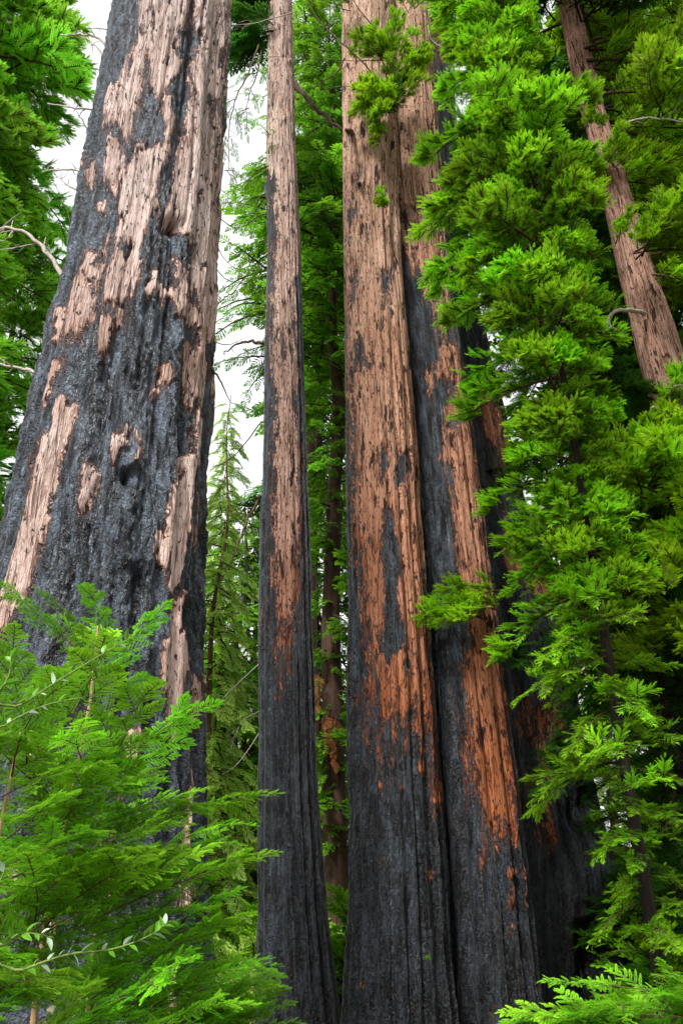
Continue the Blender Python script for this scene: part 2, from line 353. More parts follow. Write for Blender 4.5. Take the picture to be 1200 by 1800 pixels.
# --- left giant
LT = thing('burnt_redwood', 'huge scorched redwood on the left with pale peeling patches over blackened bark', 'tree', base_at(80, 1700, 7.5))
s1 = lambda p: zof(p, .35, 0, 0); s4 = lambda p: zof(p, .35, 0, 550); s7 = lambda p: zof(p, .5, 0, 1100)
left_patches = [
    (1, 11, s1([(715, -900), (700, 60), (690, 130), (680, 220), (640, 330), (600, 430), (560, 450), (530, 540), (520, 640), (560, 600), (610, 640), (640, 700), (690, 540), (715, 450), (722, 330), (745, 235), (760, 250), (758, 420), (810, 465), (850, 400), (905, 330), (910, 270), (868, 258), (900, 180), (940, 90), (985, -100), (1000, -900)])),
    (1, 11, s1([(560, 700), (600, 720), (600, 800), (630, 850), (630, 930), (560, 950), (535, 920), (520, 870), (545, 780)])),
    (1, 9, s1([(835, 470), (875, 560), (880, 610), (850, 700), (815, 745), (830, 640), (820, 540)])),
    (1, 11, s1([(690, 750), (820, 760), (830, 790), (800, 870), (790, 980), (745, 1100), (705, 1200), (690, 1280), (705, 1340), (680, 1440), (620, 1490), (560, 1510), (520, 1545), (540, 1330), (575, 1290), (590, 1150), (640, 1120), (600, 1090), (620, 960), (655, 920), (650, 870)])),
    (1, 11, s1([(1010, -900), (1005, 30), (1000, 160), (1050, 200), (1010, 260), (972, 290), (960, 450), (960, 560), (930, 600), (940, 700), (890, 760), (885, 860), (860, 940), (850, 1020), (830, 1110), (905, 1125), (935, 1165), (985, 1185), (995, 1300), (965, 1330), (990, 1480), (1010, 1600), (1060, 1714), (1060, 1400), (1085, 1180), (1090, 1000), (1100, 700), (1120, 330), (1145, 0), (1145, -900)])),
    (1, 14, s1([(450, 1310), (520, 1330), (490, 1430), (430, 1420)])), (1, 14, s1([(400, 1420), (470, 1470), (430, 1600), (340, 1714), (350, 1560)])),
    (1, 9, s1([(530, 1180), (556, 1170), (512, 1280), (492, 1270)])), (1, 8, s1([(480, 800), (492, 830), (462, 920), (432, 940), (448, 830)])),
    (1, 8, s1([(290, 1560), (330, 1550), (300, 1714), (262, 1714)])),
    (1, 9, s1([(770, 1400), (860, 1470), (910, 1480), (950, 1520), (930, 1600), (870, 1560), (850, 1495), (740, 1480), (735, 1440)])),
    (1, 9, s1([(890, 1320), (945, 1330), (930, 1400), (960, 1500), (890, 1480), (880, 1380)])),
    (1, 8, s1([(500, 1030), (525, 1020), (520, 1075), (498, 1080)])), (1, 9, s1([(590, 1525), (630, 1520), (620, 1600), (585, 1600)])), (1, 8, s1([(765, 1060), (790, 1060), (785, 1090), (765, 1085)])),
    (-1, 9, s1([(575, 830), (605, 825), (610, 880), (570, 895)])), (-1, 9, s1([(600, 1220), (655, 1170), (665, 1240), (630, 1290), (585, 1275)])),
    (-1, 9, s1([(1048, 480), (1095, 500), (1075, 560), (1085, 700), (1050, 640)])), (-1, 8, s1([(1088, 230), (1115, 200), (1115, 400), (1080, 400)])),
    (-1, 8, s1([(1105, 50), (1140, 60), (1125, 130), (1110, 110)])), (-1, 9, s1([(985, 930), (1030, 960), (1020, 1000), (985, 990)])), (-1, 9, s1([(1040, 900), (1085, 920), (1070, 1060), (1045, 980)])),
    (-1, 7, s1([(960, 480), (990, 490), (985, 515), (962, 508)])), (-1, 8, s1([(700, 120), (730, 110), (725, 155), (700, 155)])), (-1, 8, s1([(965, 1370), (985, 1380), (980, 1450), (962, 1440)])),
    (-1, 7, s1([(1010, 1320), (1040, 1330), (1030, 1380), (1012, 1370)])), (-1, 8, s1([(740, 1120), (790, 1040), (770, 1120), (730, 1190)])), (-1, 8, s1([(960, 630), (985, 640), (980, 665), (960, 655)])),
    (-1, 7, s1([(755, -300), (765, -300), (775, 230), (762, 230)])), (-1, 8, s1([(540, 590), (570, 600), (550, 660), (535, 650)])),
    (1, 8, s4([(530, 10), (567, 5), (545, 100), (500, 175), (490, 140), (500, 60)])),
    (1, 9, s4([(950, 0), (1060, 0), (1050, 150), (1040, 420), (1030, 600), (1010, 690), (985, 690), (970, 800), (950, 1000), (925, 1180), (895, 1380), (870, 1420), (850, 1380), (830, 1300), (780, 1225), (790, 1120), (840, 1140), (832, 1080), (850, 900), (912, 700), (962, 700), (970, 560), (1000, 460), (952, 470), (930, 360), (940, 160), (982, 150), (990, 80), (960, 60)])),
    (-1, 8, s4([(970, 80), (1000, 70), (992, 175), (960, 180)])), (-1, 10, s4([(905, 780), (925, 780), (890, 1060), (850, 1110), (870, 950)])), (-1, 8, s4([(990, 440), (1030, 430), (1015, 540), (985, 520)])),
    (1, 8, s4([(320, 440), (362, 430), (362, 520), (300, 660), (272, 860), (242, 960), (212, 1120), (162, 1320), (122, 1440), (60, 1560), (0, 1714), (-60, 1800), (-60, 1600), (0, 1520), (50, 1420), (90, 1240), (130, 1130), (180, 980), (220, 760), (290, 570)])),
    (1, 8, s4([(580, 590), (645, 575), (640, 640), (590, 720), (570, 750), (570, 650)])), (1, 8, s4([(680, 590), (710, 590), (695, 640), (712, 650), (690, 730), (665, 720), (690, 650)])),
    (1, 10, s4([(275, 290), (330, 250), (310, 310), (280, 390), (240, 480), (270, 340)])), (1, 9, s4([(830, 270), (855, 260), (850, 330), (815, 350)])), (1, 8, s4([(780, 385), (800, 385), (795, 430), (778, 430)])),
    (1, 12, s4([(425, 780), (480, 760), (450, 900), (410, 1010), (400, 960)])), (1, 9, s4([(1000, 850), (1015, 860), (1005, 1100), (990, 1190), (975, 1160)])),
    (1, 8, s4([(905, 1430), (920, 1430), (880, 1650), (850, 1650)])),
    (1, 8, s7([(600, 50), (650, 0), (662, 60), (642, 290), (622, 400), (608, 370), (600, 250), (560, 200), (570, 100)])), (1, 8, s7([(440, 370), (492, 380), (482, 490), (450, 500)])),
    (1, 7, s7([(690, 180), (702, 180), (698, 350), (686, 350)])), (1, 7, s7([(660, 600), (680, 520), (692, 430), (675, 600), (655, 710), (662, 780), (648, 780)])),
    (1, 9, s7([(640, 870), (692, 870), (682, 940), (652, 970), (635, 960)])), (1, 9, s7([(360, 930), (430, 900), (445, 970), (360, 970)])), (1, 7, s7([(405, 180), (418, 180), (410, 240), (400, 240)])),
    (1, 9, s7([(20, 860), (80, 800), (90, 900), (50, 960)])), (1, 9, s7([(150, 1060), (200, 1060), (180, 1150), (140, 1150)])), (1, 9, s7([(600, 1240), (625, 1240), (615, 1370), (600, 1370)])),
    (1, 9, s7([(110, 400), (140, 400), (130, 480), (100, 480)])),
]
big_trunk(LT, 7.5, [(-300, 240, 412), (0, 205, 402), (100, 190, 396), (200, 173, 390), (300, 154, 384), (400, 137, 378), (500, 120, 374), (600, 92, 370), (700, 70, 366), (800, 48, 362), (900, 24, 360), (1000, 4, 358), (1100, -22, 356), (1200, -46, 354), (1300, -80, 354), (1400, -112, 356), (1600, -185, 364), (1800, -260, 374), (2100, -380, 392), (2300, -460, 410)],
          left_patches, M_left, na=330, step=2.1, flute=(15, .10, .095), mid=(6, .10, .075), lump=.034, fibre=.006,
          warm=((0, .02), (300, .05), (500, .2), (620, .5), (760, .15), (1000, .3), (1200, .35), (1500, .5)), char_light=((0, .8), (600, .95), (900, .85), (1200, .65), (1500, .3)),
          dents=((305, 395, 16, 12, -.22), (225, 835, 14, 12, -.14), (232, 815, 14, 10, .10), (175, 640, 9, 34, -.15), (190, 700, 60, 70, -.10), (120, 1050, 26, 130, -.22), (75, 900, 20, 200, .06), (235, 985, 30, 14, .07), (310, 600, 14, 20, .06), (165, 800, 22, 150, -.10)), seed=1.3, stepup=.014, bias=.16)

# --- slim middle trunk
MT = thing('burnt_redwood', 'slim straight redwood between the two big ones, blackened below and pale above', 'tree', base_at(522, 1700, 13.5))
big_trunk(MT, 13.5, [(-300, 475, 508), (0, 473, 512), (50, 471, 513), (200, 471, 517), (400, 470, 525), (600, 467, 532), (800, 462, 539), (1000, 458, 546), (1200, 456, 553), (1400, 454, 562), (1600, 452, 577), (1800, 450, 596), (2050, 446, 620)],
          [(1, 14, [(440, -400), (560, -400), (560, 350), (532, 480), (524, 500), (522, 640), (528, 660), (520, 690), (528, 780), (534, 860), (526, 960), (528, 1030), (515, 1100), (486, 1100), (478, 1000), (480, 820), (484, 720), (476, 640), (476, 500), (480, 380), (468, 330), (440, 330)]),
           (1, 26, [(486, 950), (530, 950), (520, 1080), (500, 1180), (488, 1150)]), (1, 6, [(489, 1150), (495, 1150), (494, 1225), (488, 1225)]), (1, 5, [(543, 1140), (546, 1140), (546, 1175), (543, 1175)]),
           (-1, 6, [(470, 310), (484, 315), (482, 350), (472, 360)]), (-1, 6, [(515, 490), (532, 480), (532, 560), (518, 570)]), (-1, 7, [(474, 380), (482, 370), (480, 430), (474, 440)]),
           (-1, 5, [(495, 600), (503, 600), (502, 640), (497, 640)]), (-1, 8, [(478, 370), (488, 395), (484, 440), (474, 430)])],
          M_slim, na=150, step=2.8, flute=(17, .10, .040), mid=(16, .05, .026), lump=.008, fibre=.006, warm=((0, .05), (500, .15), (800, .35), (950, .6), (1100, .95), (1300, 1)),
          char_light=((0, .6), (700, .6), (1100, .45), (1500, .2), (1800, .12)), dents=((476, 330, 8, 16, .10), (507, 108, 5, 5, .05), (498, 210, 5, 5, .05)), flute_gain=((0, .5), (900, .8), (1400, 1.6), (1800, 2)), seed=5.5, stepup=.012, bias=-.28)

# --- centre cluster
s5 = lambda p: zof(p, .4, 340, 550); s6 = lambda p: zof(p, .3833, 740, 550); s8 = lambda p: zof(p, .5, 600, 1100)
CT = thing('burnt_redwood', 'tall centre redwood with long orange scorched flank and deeply fluted black base', 'tree', base_at(695, 1700, 11.2))
big_trunk(CT, 11.2, [(-300, 601, 684), (0, 602, 688), (100, 603, 692), (200, 604, 694), (400, 605, 700), (500, 606, 707), (600, 607, 716), (700, 608, 724), (800, 609, 731), (900, 610, 738), (1000, 610, 745), (1100, 611, 753), (1200, 612, 760), (1300, 612, 767), (1400, 612, 773), (1500, 612, 780), (1600, 611, 787), (1700, 608, 794), (1800, 604, 802), (2050, 590, 822)],
          [(1, 22, [(560, -400), (760, -400), (760, 1050), (755, 1150), (740, 1190), (700, 1150), (660, 1180), (648, 1100), (640, 1040), (628, 950), (622, 860), (616, 740), (606, 600), (590, 500)]),
           (1, 55, [(640, 1000), (760, 1000), (770, 1280), (735, 1260), (700, 1270), (668, 1250), (650, 1150)]),
           (-1, 7, [(676, 905), (688, 890), (696, 930), (703, 1000), (700, 1060), (712, 1120), (720, 1170), (690, 1170), (664, 1160), (668, 1100), (676, 1020), (670, 950)]),
           (-1, 9, [(622, 590), (632, 590), (636, 650), (622, 660)]), (-1, 7, [(616, 470), (624, 480), (624, 540), (616, 530)]), (-1, 10, [(668, 790), (685, 790), (680, 850), (670, 850)]),
           (-1, 11, [(700, 795), (718, 800), (716, 850), (700, 850)]), (-1, 10, [(622, 300), (636, 305), (630, 325), (622, 322)]), (-1, 8, [(612, 350), (622, 355), (618, 420), (612, 410)]),
           (-1, 10, [(676, 470), (686, 480), (682, 540), (674, 530)]), (-1, 8, [(640, 630), (648, 630), (648, 650), (640, 650)]),
           (-1, 9, [(606, 980), (626, 960), (640, 1080), (652, 1180), (630, 1200), (606, 1200)]),
           (-1, 14, [(740, 1000), (760, 1000), (766, 1250), (748, 1250)]),
           (1, 5, s8([(118, 120), (150, 90), (165, 300), (150, 320), (135, 240)])), (1, 5, s8([(172, 100), (218, 60), (212, 200), (195, 240)])), (1, 5, s8([(212, 270), (222, 280), (232, 370), (222, 370)])),
           (1, 6, s8([(250, 20), (300, 0), (306, 200), (322, 420), (338, 680), (330, 690), (312, 460), (295, 300), (270, 120)])), (1, 5, s8([(272, 300), (284, 300), (290, 520), (280, 520)])),
           (1, 5, s8([(130, 440), (145, 436), (142, 475), (130, 472)])), (1, 4, s8([(145, 560), (155, 560), (153, 580), (145, 580)])), (1, 4, s8([(225, 420), (234, 420), (232, 450), (226, 450)])), (1, 4, s8([(140, 350), (150, 350), (148, 370), (138, 370)])),
           (1, 5, s8([(305, 850), (322, 855), (318, 895), (306, 885)])), (1, 4, s8([(262, 240), (274, 240), (272, 255), (262, 250)])), (1, 4, s8([(68, 1276), (88, 1276), (86, 1284), (68, 1284)])), (1, 4, s8([(208, 560), (216, 560), (214, 590), (208, 590)]))],
          M_stem, na=230, step=2.4, flute=(19, .10, .080), mid=(15, .05, .040), lump=.014, fibre=.008, warm=((0, .10), (250, .22), (500, .34), (750, .5), (950, .74), (1100, .85), (1250, 1), (1800, 1)),
          char_light=((0, .7), (900, .7), (1200, .5), (1500, .25), (1800, .12)), dents=((617, 232, 6, 6, .07), (632, 322, 7, 7, .05), (690, 300, 5, 300, -.06)), flute_gain=((0, .55), (700, .7), (1200, 1.3), (1800, 1.9)), seed=9.1, stepup=.010, bias=-.08)

DT = thing('burnt_redwood', 'burnt redwood just right of the centre one, wearing a broad orange strip', 'tree', base_at(860, 1700, 11.7))
big_trunk(DT, 11.7, [(b_[0], b_[1] - 7, b_[2]) for b_ in [(-300, 668, 746), (0, 676, 752), (100, 680, 758), (200, 684, 764), (300, 690, 771), (400, 697, 781), (500, 703, 792), (600, 711, 806), (700, 720, 820), (800, 728, 832), (900, 737, 844), (1000, 748, 856), (1100, 757, 870), (1200, 763, 884), (1300, 769, 897), (1400, 774, 910), (1500, 780, 920), (1600, 786, 931), (1700, 790, 942), (1800, 790, 954), (2050, 786, 985)]],
          [(1, 16, [(640, -400), (790, -400), (780, 420), (792, 520), (786, 590), (770, 560), (755, 520), (742, 490), (722, 470), (700, 430), (690, 300), (660, 200)]),
           (-1, 8, [(700, 372), (712, 368), (718, 400), (708, 402)]),
           (-1, 10, [(722, 478), (745, 490), (752, 560), (760, 600), (740, 640), (720, 600)]),
           (1, 8, s6([(100, 130), (175, 150), (200, 380), (235, 600), (255, 780), (270, 900), (288, 1010), (300, 1120), (332, 1350), (352, 1565), (365, 1650), (395, 1800), (330, 1800), (245, 1565), (222, 1450), (200, 1260), (165, 1150), (152, 1000), (130, 800), (92, 650), (112, 500), (130, 360), (110, 270), (60, 300), (35, 360), (30, 270), (80, 240)])),
           (-1, 7, s6([(60, 350), (100, 310), (150, 300), (148, 380), (110, 420), (125, 510), (100, 540), (60, 470)])), (-1, 10, s6([(120, 480), (175, 500), (150, 540), (115, 530)])), (-1, 9, s6([(175, 1140), (205, 1140), (200, 1200), (180, 1190)])), (-1, 7, s6([(115, 690), (135, 700), (130, 740), (112, 730)])),
           (1, 9, s8([(415, 140), (430, 130), (470, 20), (535, 0), (552, 200), (590, 400), (604, 545), (560, 540), (530, 560), (500, 470), (470, 400), (450, 300), (425, 230)])),
           (1, 22, s8([(440, 300), (600, 500), (612, 700), (560, 740), (520, 690), (470, 600)])),
           (1, 6, s8([(590, 560), (605, 560), (616, 760), (604, 760)])), (1, 5, s8([(625, 850), (645, 880), (652, 940), (635, 950)])), (1, 5, s8([(582, 870), (600, 868), (600, 900), (585, 900)])), (1, 5, s8([(585, 940), (600, 945), (600, 990), (588, 990)])),
           (1, 5, s8([(588, 1060), (600, 1060), (598, 1100), (588, 1098)])), (1, 4, s8([(642, 960), (652, 960), (652, 985), (644, 985)])), (1, 6, s8([(535, 690), (560, 700), (556, 740), (540, 730)])),
           (1, 5, s8([(486, 640), (494, 640), (500, 840), (494, 840)]))],
          M_stem, na=210, step=2.6, flute=(15, .12, .085), mid=(13, .05, .042), lump=.014, fibre=.009, warm=((0, .22), (300, .34), (500, .5), (700, .68), (950, .72), (1150, .9), (1400, 1), (1800, 1)),
          char_light=((0, .6), (900, .65), (1300, .5), (1550, .2), (1800, .15)), dents=((704, 386, 6, 10, -.10), (780, 690, 8, 14, -.06)), flute_gain=((0, .5), (700, .8), (1200, 1.3), (1800, 1.8)), seed=13.7, stepup=.016)

ET = thing('burnt_redwood', 'broad black redwood with a flared base and dark burnt hollow, behind the orange-striped one', 'tree', base_at(990, 1700, 14.2))
big_trunk(ET, 14.2, [(-300, 700, 786), (0, 712, 792), (100, 718, 796), (200, 724, 800), (300, 730, 806), (400, 738, 816), (500, 748, 832), (600, 760, 852), (700, 772, 876), (800, 784, 898), (900, 796, 926), (1000, 808, 962), (1100, 822, 985), (1200, 838, 1006), (1300, 852, 1024), (1400, 864, 1044), (1500, 874, 1072), (1600, 880, 1092), (1700, 886, 1110), (1800, 890, 1128), (2050, 880, 1175)],
          [(1, 12, [(740, -400), (800, -400), (800, 90), (770, 110), (764, 60)]), (-1, 8, [(745, 30), (762, 60), (765, 140), (750, 140)]),
           (1, 14, s6([(255, 370), (330, 350), (345, 600), (300, 560), (290, 480), (250, 440)])), (1, 18, s6([(330, 250), (430, 560), (430, 720), (380, 740), (350, 540)])), (1, 12, s6([(380, 930), (560, 1130), (600, 1300), (500, 1280), (420, 1200), (385, 1140)])),
           (-1, 8, s6([(440, 1190), (510, 1190), (510, 1240), (445, 1245)])), (1, 9, s6([(280, 1390), (340, 1400), (350, 1520), (330, 1600), (300, 1500)])),
           (1, 26, s8([(690, 550), (730, 550), (720, 600), (680, 590)])), (1, 20, s8([(700, 400), (720, 400), (735, 760), (715, 760)])), (1, 24, s8([(630, 300), (700, 320), (760, 300), (770, 340), (700, 380)]))],
          M_stem, na=190, step=3.2, flute=(21, .10, .075), mid=(9, .07, .03), lump=.016, fibre=.009, warm=((0, .55), (300, .7), (1000, .9), (1800, 1)),
          char_light=((0, .5), (900, .4), (1300, .3), (1550, .18), (1800, .10)), dents=((1046, 1665, 34, 55, -.55), (1046, 1760, 40, 60, -.50), (1015, 1430, 20, 30, -.25), (1040, 1612, 45, 10, .08)), flute_gain=((0, .5), (700, .8), (1200, 1.2), (1800, 1.6)), seed=21.2, stepup=.016)

# --- leaning pinkish trunk, right
RT = thing('leaning_redwood', 'slim pinkish brown redwood trunk leaning up through green boughs at the right edge', 'tree', base_at(1420, 1650, 10))
big_trunk(RT, 10.0, [(-300, 915, 945), (0, 980, 1014), (100, 1000, 1036), (200, 1022, 1062), (300, 1048, 1095), (400, 1072, 1124), (500, 1092, 1157), (600, 1117, 1190), (700, 1144, 1224), (800, 1172, 1258), (1000, 1222, 1320), (1300, 1296, 1412), (1650, 1380, 1520), (2000, 1460, 1620)],
          [(-1, 9, [(1128, 398), (1136, 398), (1136, 408), (1128, 408)])], M_lean, na=110, step=3.2, base_wood=1.2, flute=(9, .15, .015), mid=(15, .08, .018), lump=.010, fibre=.010,
          warm=((0, .3), (700, .1), (1800, .4)), dents=((1075, 305, 26, 9, .10),), seed=31.0, stepup=0)

# ================================================================== foliage
X3, Z3 = Vector((1, 0, 0)), Vector((0, 0, 1))
class Geo:
    def __init__(s): s.V = []; s.F = []; s.M = []; s.T = []
    def tri(s, a, b, c, t, m=0):
        i = len(s.V); s.V += [a, b, c]; s.T += [t[0], t[1], t[2]]; s.F.append((i, i + 1, i + 2)); s.M.append(m)
    def quad(s, a, b, c, d, t, m=0):
        i = len(s.V); s.V += [a, b, c, d]; s.T += list(t); s.F.append((i, i + 1, i + 2, i + 3)); s.M.append(m)
    def mesh(s, name, mats): return make_mesh(name, s.V, s.F, mats, s.M, {'tone': s.T}, smooth=False)

def frond(g, p0, d, up, L, npair, nl, nw, r, tone, lod):
    """one flat plume of needles either side of a thin twig"""
    d = d.normalized(); side = d.cross(up).normalized(); up = side.cross(d).normalized()
    tn = tone + r.uniform(-.18, .18)
    if lod == 'far':
        w = nl * .75; t1 = p0 + d * L * .5; dr = -up * L * .10
        g.quad(p0, t1 + side * w + dr, p0 + d * L + dr, t1 - side * w + dr, (tn - .35, tn, tn + .25, tn)); return
    bend = r.uniform(-.25, .05)
    pt = lambda t: p0 + d * (L * t) + up * (L * bend * t * t)
    e = p0 + d * L + up * (L * bend)
    wv = side * (nw * .28)
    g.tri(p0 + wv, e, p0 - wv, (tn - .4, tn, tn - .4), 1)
    for i in range(npair):
        t = (i + .6) / npair; q = pt(t); pr = math.sin(PI * min(1, .16 + .80 * t) ** .85) * .75 + .30
        l = nl * pr; a = r.uniform(.80, 1.05) * (1 - .35 * t); tt = tn + .35 * t
        for sg in (-1, 1):
            nd = d * math.cos(a) + side * (sg * math.sin(a)) + up * r.uniform(-.15, .30)
            b0 = q - d * (nw * .5); b1 = q + d * (nw * .5)
            if lod == 'near':
                m = q + nd * (l * .55); w = d.cross(up) * 0 + (d * math.sin(a) - side * (sg * math.cos(a))) * (nw * .5)
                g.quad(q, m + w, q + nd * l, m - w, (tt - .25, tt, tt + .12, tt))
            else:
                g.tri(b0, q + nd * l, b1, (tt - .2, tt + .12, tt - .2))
    nd = d + up * .05; g.tri(e - d * nl * .2 + side * nw * .5, e + nd * nl * .6, e - d * nl * .2 - side * nw * .5, (tn + .1, tn + .4, tn + .1))

def spray(g, p0, d, up, L, lod, r, tone=.35, wmul=1.0, fan=False):
    """flat spray: a curving twig with alternating fronds"""
    d = d.normalized(); side = d.cross(up)
    if side.length < 1e-3: side = d.orthogonal()
    side.normalize(); up = side.cross(d).normalized()
    nf, npair, nl, nw = {'near': (7, 15, .0200, .0072), 'mid': (8, 9, .019, .0085), 'far': (6, 0, .030, 0)}[lod]
    nl *= wmul; nw *= wmul
    b = r.uniform(-.30, .02); pt = lambda t: p0 + d * (L * t) + up * (L * b * t * t)
    w = side * (.004 if lod != 'near' else .0022)
    pa = p0
    for i in range(1, 4):
        pb = pt(i / 3.2); g.quad(pa + w, pb + w * .8, pb - w * .8, pa - w, (.2,) * 4, 1); pa = pb
    for i in range(nf):
        t = (i + .7) / (nf + .4)
        for sg in (-1, 1):
            tt = min(1, t + (0.03 if sg > 0 else 0)); q = pt(tt)
            a = math.radians(r.uniform(22, 50) if fan else r.uniform(48, 66)) * (1 - .30 * t)
            fd = d * math.cos(a) + side * (sg * math.sin(a)) + up * r.uniform(-.22, .22)
            if fan: q = pt(tt * .62)
            fl = L * r.uniform(.42, .62) if fan else L * (.50 - .30 * t) * r.uniform(.75, 1.1) * (.75 + .5 * math.sin(PI * t))
            frond(g, q, fd, up + side * r.uniform(-.3, .3), max(fl, L * .14), max(5, int(npair * (.55 + .6 * fl / (L * .45)))), nl, nw, r, tone + .35 * t, lod)
    frond(g, pt(.92), d + up * b, up, L * .26, max(5, int(npair * .8)), nl, nw, r, tone + .4, lod)

def limb_mesh(seed, lod, droop=.35, nsp=9, tuft=.3, spread=1.0, sl=.34, wmul=1.0, tone=.25, clump=False, wr=1.0):
    """a bough one metre long along +X, wood and foliage as two meshes"""
    r = random.Random(seed)
    zf = lambda t: .16 * t - droop * t * t; yf = lambda t: .08 * math.sin(t * 3 + seed)
    pts = [Vector((t, yf(t), zf(t))) for t in (0, .2, .4, .6, .8, .97)]
    V, F = tube_geo(pts, [x * wr for x in (.018, .015, .012, .009, .006, .002)], 5)
    g = Geo()
    for i in range(nsp):
        t = .16 + .80 * (i + r.random() * .5) / nsp; p = Vector((t, yf(t), zf(t))); tan = Vector((1, 0, .16 - 2 * droop * t)).normalized()
        sg = 1 if i % 2 else -1; a = math.radians(r.uniform(28, 62)) * spread * (1 - .35 * t)
        d = Matrix.Rotation(sg * a, 3, 'Z') @ tan; d.z += r.uniform(-.25, .20) + (tuft if r.random() < .4 else 0)
        upv = Vector((r.uniform(-.35, .2), r.uniform(-.4, .4) , 1))
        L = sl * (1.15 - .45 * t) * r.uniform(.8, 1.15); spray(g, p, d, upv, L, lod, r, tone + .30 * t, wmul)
        if lod != 'far':
            mp = p + d.normalized() * L * .05
    if clump:
        for i in range(clump):
            t = 1 - .72 * r.random() ** 1.3; p = Vector((t, yf(t) + r.uniform(-.16, .16), zf(t) + r.uniform(-.06, .12)))
            d = Vector((r.uniform(.25, 1.1), r.uniform(-.75, .75), r.uniform(-.05, 1.0))); L = sl * r.uniform(.50, .80)
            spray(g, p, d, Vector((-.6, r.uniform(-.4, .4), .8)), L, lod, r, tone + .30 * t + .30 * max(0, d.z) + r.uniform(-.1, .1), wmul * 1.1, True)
    t = .95; spray(g, Vector((t, yf(t), zf(t))), Vector((1, 0, -.3 * droop)), Z3, sl * .8, lod, r, tone + .35, wmul)
    return V, F, g
LIMBS = {}
def limb_set(key, n, lod, leaf, bark, **kw):
    out = []
    for k in range(n):
        V, F, g = limb_mesh(hash_seed(key) + k, lod, **kw)
        out.append((make_mesh('branch', V, F, [bark]), g.mesh('foliage', [leaf, bark])))
    LIMBS[key] = out
def hash_seed(k): return sum(ord(c) * (i + 3) for i, c in enumerate(k)) * 13
def put_limb(parent, key, k, loc, az, pitch, scale, roll=0.0):
    """a bough: the wood is a part, its foliage a sub-part"""
    wm, fm = LIMBS[key][k % len(LIMBS[key])]
    b = mesh_obj('branch', wm, parent, loc); b.rotation_euler = Euler((roll, -pitch, az), 'XYZ'); b.scale = (scale,) * 3
    f = mesh_obj('foliage', fm, b); return b

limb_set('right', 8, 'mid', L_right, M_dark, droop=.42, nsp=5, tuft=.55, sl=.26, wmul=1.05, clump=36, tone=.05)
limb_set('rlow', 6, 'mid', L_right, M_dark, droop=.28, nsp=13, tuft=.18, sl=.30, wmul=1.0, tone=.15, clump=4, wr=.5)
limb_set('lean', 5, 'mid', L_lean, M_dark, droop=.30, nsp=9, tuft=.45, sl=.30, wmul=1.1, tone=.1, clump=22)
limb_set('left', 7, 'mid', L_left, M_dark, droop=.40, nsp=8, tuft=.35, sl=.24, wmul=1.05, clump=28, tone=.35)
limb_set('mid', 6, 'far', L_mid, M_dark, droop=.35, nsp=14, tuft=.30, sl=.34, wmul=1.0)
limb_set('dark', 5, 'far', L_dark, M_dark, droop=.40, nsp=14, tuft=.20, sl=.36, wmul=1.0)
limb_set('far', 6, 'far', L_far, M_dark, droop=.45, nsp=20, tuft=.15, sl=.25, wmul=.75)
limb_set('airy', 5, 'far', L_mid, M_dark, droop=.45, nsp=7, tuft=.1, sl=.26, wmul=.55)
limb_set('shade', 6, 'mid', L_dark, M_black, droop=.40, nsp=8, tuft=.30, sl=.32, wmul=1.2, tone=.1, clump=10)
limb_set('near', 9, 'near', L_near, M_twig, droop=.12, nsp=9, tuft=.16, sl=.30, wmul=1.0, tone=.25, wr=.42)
limb_set('dead', 2, 'far', L_dark, M_dark, droop=.9, nsp=12, tuft=0, sl=.34, wmul=.5)
for wm, fm in LIMBS['dead']: fm.materials[0] = M_deadleaf; fm.materials[1] = M_deadleaf
limb_set('greydead', 1, 'far', L_dark, M_dark, droop=1.1, nsp=14, tuft=0, sl=.34, wmul=.18)
for wm, fm in LIMBS['greydead']: fm.materials[0] = M_deadgrey; fm.materials[1] = M_deadgrey

def small_trunk(parent, H, r0, r1, mat, lean=(0, 0), n=18, rows=90, z0=-.3):
    zs = np.linspace(z0, H, rows); a = np.linspace(0, 2 * PI, n, endpoint=False); A, Z = np.meshgrid(a, zs)
    t = np.clip(Z / H, 0, 1); R = r0 + (r1 - r0) * t ** .9 + r0 * .5 * np.exp(-np.clip(Z, 0, None) * 1.6)
    o = parent.location.x * 3.1
    R = R * (1 + .16 * (fbm(np.cos(A) * 3 + o, np.sin(A) * 3, Z * .7, 3) - .5) + .10 * np.abs(2 * vn(np.cos(A) * 4 + o, np.sin(A) * 4, Z * .3) - 1))
    wob = .05 * (vn(Z * .35 + o, Z * 0, Z * 0) - .5) * Z ** .5 * 2
    V = np.stack([np.cos(A) * R + lean[0] * Z + wob, np.sin(A) * R + lean[1] * Z, Z], -1).reshape(-1, 3)
    return mesh_obj('trunk', grid_mesh('trunk', V, n, rows, [mat]), parent)

